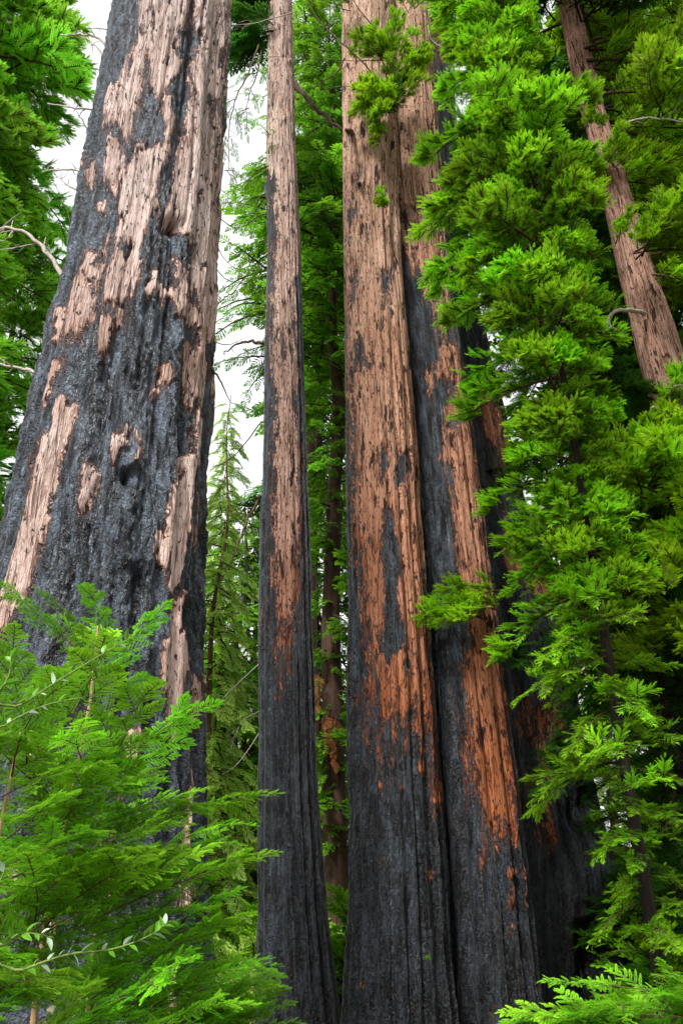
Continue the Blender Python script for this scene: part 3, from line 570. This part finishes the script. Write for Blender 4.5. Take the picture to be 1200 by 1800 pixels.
def foliage_tree(label, px, py, D, H, rt, key, n, z0, z1, len0, len1, bark=M_dark, name='redwood_tree', group=None, pitch=(-.55, .1), seed=0, cat='tree', azs=None, lean=(0, 0), power=1.0, trunk_mat=None, asym=0.0, inner=0):
    """a conifer: trunk plus n boughs from height z0 to z1, longest at the foot of the crown"""
    q = P(px, py, D); t = thing(name, label, cat, (q[0] - lean[0] * q[2], D, 0), group); r = random.Random(seed + int(px * 7 + D * 31))
    small_trunk(t, H, rt, rt * .07, trunk_mat or bark, lean)
    k0 = r.randrange(9)
    for i in range(n):
        u = (i + r.random()) / n; z = z0 + (z1 - z0) * (u if not inner else u ** .85); az = (i * 2.39996 + r.uniform(-.4, .4)) % (2 * PI)
        if azs: az = azs[0] + (azs[1] - azs[0]) * r.random()
        L = (len0(z) if callable(len0) else (len0 + (len1 - len0) * u ** power)) * r.uniform(.55, 1.2); p = r.uniform(*pitch)
        rr = rt * (1 - .5 * u) * .8; L *= 1 - asym * max(0, math.cos(az)) ** .7
        put_limb(t, key(z) if callable(key) else key, k0 + r.randrange(50), (math.cos(az) * rr + lean[0] * z, math.sin(az) * rr, z), az, p, L, r.uniform(-.3, .3))
    for i in range(inner):
        z = z0 + (z1 - z0) * ((i + r.random()) / inner) ** 1.5; az = -PI / 2 + r.uniform(-1.1, 1.1)
        put_limb(t, key(z) if callable(key) else key, r.randrange(50), (0, 0, z), az, r.uniform(-.3, .4), r.uniform(.4, .65), r.uniform(-.4, .4))
    return t

def Zat(py, D): return float(P(600, py, D)[2])

# --- big green tree in front on the right
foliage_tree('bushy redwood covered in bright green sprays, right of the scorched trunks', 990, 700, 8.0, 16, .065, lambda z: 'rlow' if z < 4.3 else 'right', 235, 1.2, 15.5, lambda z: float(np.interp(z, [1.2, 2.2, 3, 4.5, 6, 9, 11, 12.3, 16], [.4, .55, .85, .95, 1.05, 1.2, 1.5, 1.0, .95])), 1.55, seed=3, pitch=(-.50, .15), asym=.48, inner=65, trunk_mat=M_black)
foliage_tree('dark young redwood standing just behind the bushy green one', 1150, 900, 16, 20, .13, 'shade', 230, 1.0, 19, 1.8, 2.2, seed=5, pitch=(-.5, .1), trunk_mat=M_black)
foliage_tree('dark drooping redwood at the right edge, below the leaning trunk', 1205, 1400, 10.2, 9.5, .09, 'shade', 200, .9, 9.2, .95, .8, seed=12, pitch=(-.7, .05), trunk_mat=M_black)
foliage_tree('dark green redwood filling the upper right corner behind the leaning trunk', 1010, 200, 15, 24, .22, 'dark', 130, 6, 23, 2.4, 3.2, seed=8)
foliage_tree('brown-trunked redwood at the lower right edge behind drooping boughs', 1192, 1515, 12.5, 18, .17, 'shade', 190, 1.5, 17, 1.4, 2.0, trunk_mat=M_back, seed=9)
# boughs of the leaning tree
RTb = Vector(RT.location)
def on_lean(py, side=0):
    c = np.interp(py, [-300, 0, 200, 400, 600, 800, 1000], [930, 997, 1042, 1098, 1153, 1215, 1271]); return Vector(P(c + side, py, 10.0))
def limbs_on(tree, p, key, n, sc, az, spread, pitch, r):
    b = Vector(tree.location)
    for i in range(n):
        put_limb(tree, key, r.randrange(40), p - b + Vector((r.uniform(-.1, .1), r.uniform(-.15, .05), r.uniform(-.5, .5))), az + r.uniform(-spread, spread), r.uniform(*pitch), sc * r.uniform(.7, 1.15), r.uniform(-.4, .4))
r_ = random.Random(77)
for py, n, sc, az, sp, pit in ((-80, 16, 2.6, -PI / 2, 2.6, (-.5, .2)), (0, 12, 2.2, -PI / 2, 2.4, (-.4, .1)), (130, 7, 1.9, -.1, .5, (-.35, .15)), (200, 6, 1.9, .0, .5, (-.5, .1)), (290, 6, 1.7, .0, .5, (-.5, 0)),
                               (290, 3, .8, -2.2, .7, (-.2, .3)), (300, 3, .7, -.9, .5, (-.2, .4)), (400, 8, 1.6, -.25, .5, (-.6, 0)), (480, 6, 1.4, -.25, .5, (-.8, -.2)), (760, 8, 1.4, -1.6, 1.2, (-.5, .1)), (840, 8, 1.6, -1.9, 1.1, (-.5, .1)), (960, 8, 1.7, -2.1, 1.0, (-.5, .1)), (1100, 7, 1.7, -2.2, .9, (-.4, .1))):
    limbs_on(RT, on_lean(py), 'lean', n, sc, az, sp, pit, r_)
limbs_abs_later = [(1040, 225, 9.5, 4, .55, -2.1, .6, -.3, .4), (1078, 288, 9.5, 4, .5, -1.8, 1.0, -.2, .4), (1100, 425, 9.4, 3, .5, -1.6, .8, -.3, .4), (1130, 440, 9.0, 7, .9, -1.0, .6, -.3, .3), (1180, 420, 8.8, 8, 1.1, -1.2, .8, -.3, .3), (1130, 170, 9.0, 7, .9, -1.3, .8, -.3, .3), (1180, 200, 8.9, 6, .9, -1.3, .8, -.3, .3), (1185, 800, 9.0, 9, .9, -2.0, .8, -.3, .3), (1150, 860, 9.0, 8, .9, -2.2, .8, -.3, .3)]
twig(RT, 'dead_branch', [(1132, 551, 9.7), (1110, 545, 9.4), (1085, 546, 9.2), (1070, 556, 9.2), (1071, 573, 9.2), (1085, 583, 9.2), (1101, 581, 9.2)], .045, .028, M_twigpale, 7)
twig(RT, 'dead_branch', [(1072, 232, 9.9), (1110, 213, 9.2), (1150, 207, 8.8), (1205, 216, 8.6)], .035, .018, M_twigpale)
twig(RT, 'dead_branch', [(1040, 70, 9.9), (1090, 55, 9.6), (1140, 42, 9.3), (1205, 38, 9)], .05, .03, M_twig)
twig(RT, 'dead_branch', [(1106, 380, 9.7), (1115, 366, 9.5), (1135, 366, 9.4)], .03, .012, M_twig)
twig(RT, 'dead_branch', [(1162, 718, 9.7), (1150, 716, 9.5), (1146, 718, 9.4)], .04, .02, M_twigpale)
twig(RT, 'dead_branch', [(1190, 685, 9.7), (1178, 683, 9.4), (1205, 676, 9.2)], .035, .02, M_twigpale)

# --- left edge trees
foliage_tree('bushy green redwood filling the upper left corner', -84, 250, 11, 21, .25, 'left', 280, 6.5, 20.5, 1.7, 2.2, seed=21, pitch=(-.7, .1))
foliage_tree('darker redwood low on the left edge, behind the huge scorched trunk', -10, 800, 15, 17, .25, 'left', 210, 1.0, 16.5, 2.6, 1.3, seed=23, pitch=(-.5, .15))
# --- mid background
TM = foliage_tree('dark trunked redwood in the gap right of the slim burnt trunk', 588, 900, 17, 29, .26, 'mid', 235, 3.0, 28, lambda z: float(np.interp(z, [3, 12, 13.6, 14.5, 20, 22, 28], [1.3, 1.15, 1.2, 2.0, 2.2, 1.3, 1.3])), 2.9, seed=31, pitch=(-.6, .1), power=.8, inner=62, trunk_mat=M_dark)
tb = Vector(TM.location)
for px, py, D, sc, az in ((562, 1180, 16.3, .6, -1.6), (590, 1255, 16.4, .8, -1.3), (578, 1250, 16.4, .6, -1.9)):
    p = Vector(P(px, py, D)) - tb; put_limb(TM, 'dead', int(px), p, az, -.9, sc)
foliage_tree('tall airy redwood reaching up behind the slim burnt trunk', 552, 300, 21, 38, .24, 'airy', 160, 17, 37, 1.9, 2.8, seed=33, pitch=(-.7, .15))
foliage_tree('loose green conifer showing left of the slim burnt trunk', 502, 450, 18, 25, .16, 'airy', 90, 15, 23.5, 2.1, 1.7, seed=34, pitch=(-.5, .1))
foliage_tree('dark redwood deep in the gap between the slim and centre trunks', 560, 1000, 25, 30, .2, 'dark', 220, 1.5, 29, 2.4, 2.0, seed=38, trunk_mat=M_black)
# --- far conifers in the left gap
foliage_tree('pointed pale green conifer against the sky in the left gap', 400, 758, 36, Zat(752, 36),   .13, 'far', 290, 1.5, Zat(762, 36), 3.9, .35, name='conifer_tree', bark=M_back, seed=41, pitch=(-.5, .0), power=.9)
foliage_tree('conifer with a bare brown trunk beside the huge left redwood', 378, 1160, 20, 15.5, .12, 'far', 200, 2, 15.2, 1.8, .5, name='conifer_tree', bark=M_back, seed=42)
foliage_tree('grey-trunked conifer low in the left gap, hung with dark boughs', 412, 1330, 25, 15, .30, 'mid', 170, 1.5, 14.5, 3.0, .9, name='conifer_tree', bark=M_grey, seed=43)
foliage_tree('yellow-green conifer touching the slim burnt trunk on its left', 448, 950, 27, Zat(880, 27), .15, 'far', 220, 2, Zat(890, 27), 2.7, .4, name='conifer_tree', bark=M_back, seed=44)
r_ = random.Random(5)
FARL = ['pale far conifer at the left edge of the distant wood', 'tall far conifer left of the left gap', 'dark far conifer low in the left gap', 'far conifer seen between the slim trunk and the centre trunk', 'blunt far conifer behind the centre trunks', 'far conifer behind the orange striped trunk',
        'tall distant conifer behind the flared burnt trunk', 'distant conifer seen through the right boughs', 'bushy distant conifer right of the flared base', 'farthest conifer near the right edge', 'distant conifer at the right edge of the wood', 'short distant conifer at the right edge']
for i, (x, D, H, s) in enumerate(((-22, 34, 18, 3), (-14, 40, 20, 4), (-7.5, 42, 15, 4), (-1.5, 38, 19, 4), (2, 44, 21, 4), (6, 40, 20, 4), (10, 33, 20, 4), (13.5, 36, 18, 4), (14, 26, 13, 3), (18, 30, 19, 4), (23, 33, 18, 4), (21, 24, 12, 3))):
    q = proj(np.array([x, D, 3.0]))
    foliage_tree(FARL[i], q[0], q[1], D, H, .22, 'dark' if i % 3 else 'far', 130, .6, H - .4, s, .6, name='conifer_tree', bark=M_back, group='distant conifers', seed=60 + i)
# understory shrubs
SHL = ['dark green shrub at the foot of the far conifers on the left', 'rounded shrub low in the left gap', 'green thicket behind the slim burnt trunk', 'shrub in the dark gap by the centre trunk', 'shrub behind the flared base', 'yellow-green shrub right of the flared base', 'dark shrub at the lower right edge', 'shrub beyond the lower right boughs', 'low shrub at the far left edge']
for i, (px, D, s) in enumerate(((395, 19, 1.7), (430, 16, 1.6), (500, 18, 1.8), (600, 15.5, 1.5), (900, 19, 2.0), (1090, 17.5, 1.7), (1150, 14.5, 1.9), (1250, 13, 1.8), (-60, 14, 2))):
    q = P(px, 1650, D); t = thing('shrub', SHL[i], 'shrub', (q[0], D, 0), 'shrubs on the forest floor'); r = random.Random(900 + i)
    for k in range(26):
        put_limb(t, 'far' if i in (1, 5) else 'mid', r.randrange(40), (r.uniform(-.6, .6), r.uniform(-.5, .5), r.uniform(.05, 1.2)), r.uniform(0, 2 * PI), r.uniform(.1, 1.1), s * r.uniform(.6, 1))

# --- foliage of the slim and centre burnt trees
def limbs_abs(tree, lst, key, r, jit=.15):
    b = Vector(tree.location)
    for px, py, D, n, sc, az, sp, p0, p1 in lst:
        for i in range(n):
            put_limb(tree, key, r.randrange(40), Vector(P(px, py, D)) - b + Vector([r.uniform(-jit, jit) for _ in range(3)]), az + r.uniform(-sp, sp), r.uniform(p0, p1), sc * r.uniform(.75, 1.2), r.uniform(-.4, .4))
r_ = random.Random(123)
limbs_abs(RT, limbs_abs_later, 'lean', r_, .15)
limbs_abs(RT, [(1012, 15, 9.4, 10, 1.2, -1.57, 1.3, -.3, .5), (960, 20, 9.3, 8, 1.2, -2.2, .8, -.2, .5), (1080, 20, 9.2, 8, 1.3, -.9, .8, -.2, .5)], 'shade', r_, .3)
limbs_abs(MT, [(480, 62, 13.4, 10, 1.2, PI, .7, -.4, .4), (485, 10, 13.4, 10, 1.4, PI, .8, -.4, .4), (490, -60, 13.4, 8, 1.9, PI + .2, 1.1, -.5, .2)], 'dark', r_)
limbs_abs(MT, [(480, 250, 13.2, 3, .5, -2.2, .6, -.8, .1), (474, 300, 13.4, 6, .7, PI, .6, -.9, .2), (474, 340, 13.5, 5, .8, PI + .2, .5, -1.0, 0)], 'airy', r_)
for px0, py0, pts in ((0, 0, [(455, 80, 13.2), (436, 130, 12.9), (412, 180, 12.8), (402, 240, 12.8), (402, 300, 12.8)]), (0, 0, [(460, 90, 13.3), (452, 130, 13.2), (440, 160, 13.2), (434, 190, 13.2)])):
    twig(MT, 'dead_branch', pts, .03, .012, M_twig)
    for (px, py, D) in pts[1:]:
        limbs_abs(MT, [(px, py, D, 3, .55, -PI / 2, 3, -1.3, -.3)], 'airy', r_, .1)
# epicormic shoots
limbs_abs(CT, [(655, 20, 10.7, 0, .5, 0, 0, 0, 0), (612, 12, 10.6, 6, .55, -2.2, .8, -.3, .5), (690, 190, 10.5, 14, .75, -1.9, 1.0, -.5, .3), (682, 110, 10.5, 10, .7, -1.8, 1.0, -.4, .4), (668, 215, 10.4, 8, .6, -2.0, .9, -1.1, -.2), (690, 150, 10.5, 7, .65, -1.6, 1.2, -.4, .3), (684, 362, 10.5, 5, .35, -2.2, .6, -.6, .2), (722, 12, 10.6, 6, .5, -1.6, 1.0, -.3, .4)], 'lean', r_, .1)
limbs_abs(CT, [(690, 175, 10.5, 4, .5, -1.0, 1.0, -.8, .2)], 'dark', r_)
limbs_abs(CT, [(755, 1692, 10.3, 2, .16, -1.2, 1.2, .0, .6)], 'near', r_, .02)
limbs_abs(DT, [(860, 1060, 11.0, 8, .75, -2.6, .5, -.3, .2)], 'lean', r_, .25)

# bare branches
for pts, a, b, m in (([(196, 92, 7.7), (175, 66, 7.9), (140, 60, 8.1), (105, 62, 8.3)], .035, .018, M_twigpale), ([(190, 106, 7.7), (168, 80, 7.9), (145, 64, 8.1)], .03, .012, M_twigpale), ([(178, 194, 7.8), (135, 190, 8.0), (85, 182, 8.2)], .028, .014, M_twigpale),
                     ([(153, 302, 7.6), (120, 298, 7.9), (72, 302, 8.2)], .026, .013, M_twigpale), ([(148, 342, 7.6), (120, 325, 7.8), (98, 308, 8)], .024, .012, M_twigpale), ([(118, 504, 7.5), (100, 465, 7.6), (70, 428, 7.7), (30, 404, 7.8), (-20, 398, 8)], .05, .03, M_twigpale),
                     ([(78, 432, 7.8), (60, 428, 7.8), (30, 436, 7.8), (-10, 440, 8)], .02, .008, M_twigpale), ([(24, 406, 7.8), (12, 420, 7.8), (-5, 425, 8)], .016, .006, M_twigpale), ([(200, 54, 7.8), (170, 50, 8), (150, 52, 8.2)], .012, .005, M_twig),
                     ([(78, 664, 7.4), (45, 650, 7.6), (-10, 636, 7.8)], .04, .02, M_twigpale), ([(132, 425, 7.6), (118, 370, 7.8), (95, 320, 8)], .01, .005, M_twig), ([(168, 250, 7.7), (150, 220, 7.8), (135, 195, 7.9)], .018, .008, M_twig)):
    twig(LT, 'dead_branch', pts, a, b, m)
for pts, a, b in (([(370, 646, 7.6), (388, 672, 7.6), (407, 710, 7.6)], .022, .006), ([(378, 470, 7.7), (400, 492, 7.7), (440, 500, 7.8)], .010, .004), ([(382, 380, 7.7), (410, 400, 7.8), (425, 402, 7.8)], .010, .004), ([(384, 330, 7.7), (404, 345, 7.8)], .008, .003),
                  ([(376, 540, 7.7), (400, 520, 7.7), (430, 505, 7.8)], .010, .004), ([(372, 600, 7.7), (402, 606, 7.7), (440, 590, 7.8)], .010, .003), ([(386, 255, 7.7), (400, 275, 7.8), (412, 310, 7.8)], .008, .003), ([(380, 430, 7.7), (395, 455, 7.7), (420, 480, 7.8)], .009, .003), ([(374, 575, 7.7), (390, 560, 7.7), (425, 575, 7.7)], .008, .003)):
    twig(LT, 'dead_branch', pts, a, b, M_twig)
for pts, a, b, m in (([(465, 604, 13.6), (440, 600, 13.6), (415, 606, 13.6), (392, 622, 13.6)], .05, .02, M_twig), ([(460, 870, 13.5), (440, 900, 13.5), (425, 940, 13.4), (405, 990, 13.4)], .05, .015, M_twig), ([(460, 740, 13.6), (430, 780, 13.6), (400, 810, 13.6), (370, 822, 13.6)], .02, .010, M_twig),
                     ([(458, 1165, 13.4), (430, 1190, 13.2), (400, 1220, 13.2), (380, 1240, 13.2)], .014, .005, M_grey), ([(456, 1250, 13.4), (425, 1270, 13.2), (400, 1330, 13.2)], .010, .004, M_grey), ([(455, 1290, 13.4), (420, 1340, 13.2), (390, 1362, 13.2)], .012, .004, M_grey),
                     ([(475, 375, 13.5), (455, 380, 13.5), (425, 400, 13.5)], .03, .01, M_twig), ([(470, 470, 13.6), (440, 460, 13.6), (400, 440, 13.6)], .02, .008, M_twig), ([(475, 52, 13.3), (440, 36, 13.0), (420, 40, 12.8)], .02, .008, M_twigpale), ([(520, 20, 13.2), (480, 32, 12.8), (440, 42, 12.6), (400, 44, 12.5)], .022, .010, M_twigpale)):
    twig(MT, 'dead_branch', pts, a, b, m)
for pts, a, b, m in (([(690, 182, 10.5), (668, 150, 10.2), (640, 112, 10.0), (600, 75, 9.9), (565, 40, 9.9), (530, -10, 9.9)], .030, .012, M_twig), ([(670, 62, 10.5), (650, 40, 10.3), (620, 0, 10.1), (610, -20, 10.1)], .022, .012, M_twig), ([(692, 150, 10.5), (690, 110, 10.3), (702, 75, 10.2), (703, 35, 10.2)], .018, .010, M_twig),
                     ([(700, 106, 10.5), (650, 107, 10.3), (600, 106, 10.2), (540, 102, 10.2), (460, 98, 10.2)], .012, .006, M_twig), ([(606, 102, 10.9), (592, 128, 11.0), (570, 142, 11.1), (550, 156, 11.2)], .03, .012, M_twig), ([(620, 233, 10.8), (612, 229, 10.4), (607, 231, 10.3)], .07, .05, M_back), ([(632, 325, 10.8), (630, 322, 10.5)], .05, .045, M_dark),
                     ([(605, 152, 10.8), (640, 150, 10.3), (670, 153, 10.2)], .010, .006, M_twig), ([(604, 152, 10.9), (580, 155, 11), (560, 168, 11)], .014, .006, M_twig)):
    twig(CT, 'dead_branch', pts, a, b, m)
twig(DT, 'dead_branch', [(775, 92, 11.6), (758, 72, 11.2), (751, 40, 11), (765, 22, 10.9), (785, 22, 10.8), (830, 50, 10.6), (845, 70, 10.5)], .018, .02, M_twigpale)
twig(DT, 'dead_branch', [(752, 45, 11.0), (758, 70, 10.9), (785, 86, 10.8), (815, 86, 10.7), (838, 70, 10.5)], .014, .02, M_twigpale)
twig(TM, 'dead_branch', [(519, 150, 16), (545, 178, 15.8), (575, 205, 15.6), (604, 232, 15.4)], .11, .07, M_dark, 7)

# --- near young redwoods, lower left
def sapling(label, px, D, H, lean, specs, key='near', stemr=.022, mat=M_stick, cat='sapling', seed=0):
    q = P(px, 1650, D); t = thing('young_redwood', label, cat, (q[0], D, 0)); b = Vector(t.location); r = random.Random(seed)
    pts = [Vector((lean * z + .03 * math.sin(z * 3), 0, z)) for z in np.linspace(-.1, H, 9)]
    V, F = tube_geo(pts, [stemr * (1 - .75 * i / 8) for i in range(9)], 7); mesh_obj('stem', make_mesh('stem', V, F, [mat]), t)
    for z0, z1, n, sc, az, sp, p0, p1 in specs:
        for i in range(n):
            z = z0 + (z1 - z0) * (i + r.random()) / n
            put_limb(t, key, r.randrange(40), (lean * z + .03 * math.sin(z * 3), 0, z), az + r.uniform(-sp, sp), r.uniform(p0, p1), sc * r.uniform(.7, 1.15), r.uniform(-.35, .35))
    return t
sapling('tan stemmed young redwood with bright green sprays, tallest at lower left', 75, 3.9, 2.95, .02, [(.6, 1.6, 17, .85, -.4, 1.1, .05, .55), (1.5, 2.2, 16, .72, -.4, 1.3, .1, .6), (2.0, 2.9, 20, .45, 0, 3.1, .1, .7)], seed=1)
sapling('young redwood sending plumes to the right in front of the huge trunk', 165, 4.3, 2.35, .02, [(.5, 1.3, 18, .75, -.2, .9, .0, .5), (1.2, 2.0, 18, .62, -.1, 1.0, .1, .6), (1.7, 2.3, 10, .42, 0, 2.5, .2, .7)], seed=2)
sapling('low spreading young redwood at the bottom edge left of the slim trunk', 270, 4.6, 1.35, .03, [(.5, 1.0, 15, .72, -.1, 1.0, .0, .4), (.9, 1.3, 10, .6, .0, 1.3, .1, .5)], seed=3)
sapling('young redwood crowding the lower left corner', -5, 3.3, 2.3, -.02, [(.7, 1.5, 14, .75, -.5, 1.0, .0, .5), (1.3, 2.2, 14, .55, -.5, 1.3, .1, .6)], seed=4)
sapling('leafy redwood sapling at the bottom right corner below the drooping boughs', 1200, 5.2, 1.3, 0, [(.5, .95, 30, 1.15, -2.6, .9, -.05, .2), (.85, 1.2, 16, .9, -2.4, 1.2, -.05, .25)], seed=6)
sapling('small redwood sapling low in front of the dark burnt hollow', 1075, 5.6, 1.15, 0, [(.5, 1.05, 20, .75, -2.2, 1.3, -.05, .25)], seed=7)

# broadleaf shrub with glossy leaves
def leaf_mesh(L, w, mat, seed):
    r = random.Random(seed); g = Geo(); n = 5; c = []
    for i in range(n + 1):
        t = i / n; hw = w * math.sin(PI * t ** .8) ** .9 if 0 < t < 1 else 0; c.append((L * t, hw, -.18 * L * t * t))
    for i in range(n):
        (x0, h0, z0), (x1, h1, z1) = c[i], c[i + 1]
        for sg in (-1, 1):
            g.quad(Vector((x0, 0, z0)), Vector((x1, 0, z1)), Vector((x1, sg * h1, z1 + h1 * .35)), Vector((x0, sg * h0, z0 + h0 * .35)), (.4, .5, .8, .7))
    return g.mesh('leaf', [mat])
LV = [leaf_mesh(.052, .011, L_shrub, 1), leaf_mesh(.044, .012, L_shrub, 2), leaf_mesh(.048, .0105, L_shrubpale, 3)]
def leafy_shrub(label, stems, D, seed):
    p0 = P(*stems[0][0][0][:2], D); t = thing('leafy_shrub', label, 'shrub', (p0[0], p0[1], 0)); b = Vector(t.location); r = random.Random(seed)
    for pts, nl in stems:
        w = [Vector(P(*q)) - b for q in pts]; root = Vector((w[0].x - .05, w[0].y, -.05)); w = smooth_path([root, Vector((w[0].x - .03, w[0].y, w[0].z * .6))] + w, 6); m = len(w)
        V, F = tube_geo(w, [.0065 - .005 * i / (m - 1) for i in range(m)], 6); mesh_obj('stem', make_mesh('stem', V, F, [M_twiggreen]), t)
        for i in range(nl):
            u = .28 + .72 * (i + r.random() * .6) / nl; k = min(m - 2, int(u * (m - 1))); f = u * (m - 1) - k; p = w[k].lerp(w[k + 1], f); d = (w[k + 1] - w[k]).normalized()
            sd_ = d.cross(Vector((0, -1, 0))).normalized() * (1 if i % 2 else -1); v = (d * .8 + sd_ * r.uniform(.5, 1.1) + Vector((0, r.uniform(-.6, .3), .1))).normalized()
            o = mesh_obj('leaf', LV[2 if r.random() < .2 else r.randrange(2)], t, p); o.rotation_euler = (v.to_track_quat('X', 'Z') @ Euler((r.uniform(-1, 1), 0, 0)).to_quaternion()).to_euler(); o.scale = (r.uniform(.45, .95),) * 3
    return t
leafy_shrub('broadleaf shrub with a long arching stem of glossy pale leaves across the young redwoods', [([(-40, 1290, 2.7), (40, 1238, 2.7), (110, 1192, 2.75), (180, 1150, 2.8), (254, 1108, 2.85)], 34), ([(-50, 1330, 2.6), (10, 1275, 2.6), (80, 1240, 2.65), (150, 1225, 2.7)], 22), ([(-60, 1280, 2.6), (-10, 1225, 2.6), (15, 1190, 2.6), (20, 1150, 2.6)], 18)], 2.7, 1)
leafy_shrub('low broadleaf shrub with whitish glossy leaves near the bottom left corner', [([(-40, 1735, 2.5), (40, 1705, 2.5), (120, 1678, 2.55), (200, 1668, 2.6), (262, 1645, 2.6), (300, 1618, 2.65)], 40), ([(-40, 1700, 2.5), (10, 1660, 2.5), (40, 1640, 2.5), (95, 1648, 2.5)], 16), ([(-40, 1600, 2.5), (-5, 1560, 2.5), (12, 1520, 2.5)], 12)], 2.5, 2)

# bleached wood stub, bottom left corner
q = P(88, 1790, 3.0); t = thing('broken_branch', 'bleached broken branch stub poking up at the bottom left corner', 'branch', (q[0] - .03, 3.0, 0)); b = Vector(t.location)
w = [Vector((-.10, .1, -.05)), Vector((-.05, .05, .5)), Vector(P(72, 1830, 3.0)) - b, Vector(P(80, 1798, 3.0)) - b, Vector(P(90, 1778, 3.0)) - b, Vector(P(98, 1766, 3.0)) - b]
V, F = tube_geo(w, [.045, .036, .026, .022, .018, .007], 9); V = [v + Vector([random.uniform(-.003, .003) for _ in range(3)]) for v in V]
mesh_obj('stub', make_mesh('stub', V, F, [M_snag]), t)

# --- ground
gx = np.concatenate([-np.geomspace(600, 1, 60), np.linspace(-.9, .9, 9), np.geomspace(1, 600, 60)]); n_ = len(gx)
GX, GY = np.meshgrid(gx, gx + 12); GZ = .35 * (fbm(GX * .12 + 9, GY * .12 + 9, GX * 0, 4) - .5) - .12
V = np.stack([GX, GY, GZ], -1).reshape(-1, 3); idx = np.arange(n_ * n_).reshape(n_, n_)
F = np.stack([idx[:-1, :-1], idx[:-1, 1:], idx[1:, 1:], idx[1:, :-1]], -1).reshape(-1, 4).tolist()
M_ground = plain_material('needle_litter', (.020, .013, .008), (.085, .052, .028), 3, 1)
g_ = mesh_obj('ground', make_mesh('ground', V, F, [M_ground])); g_['kind'] = 'structure'
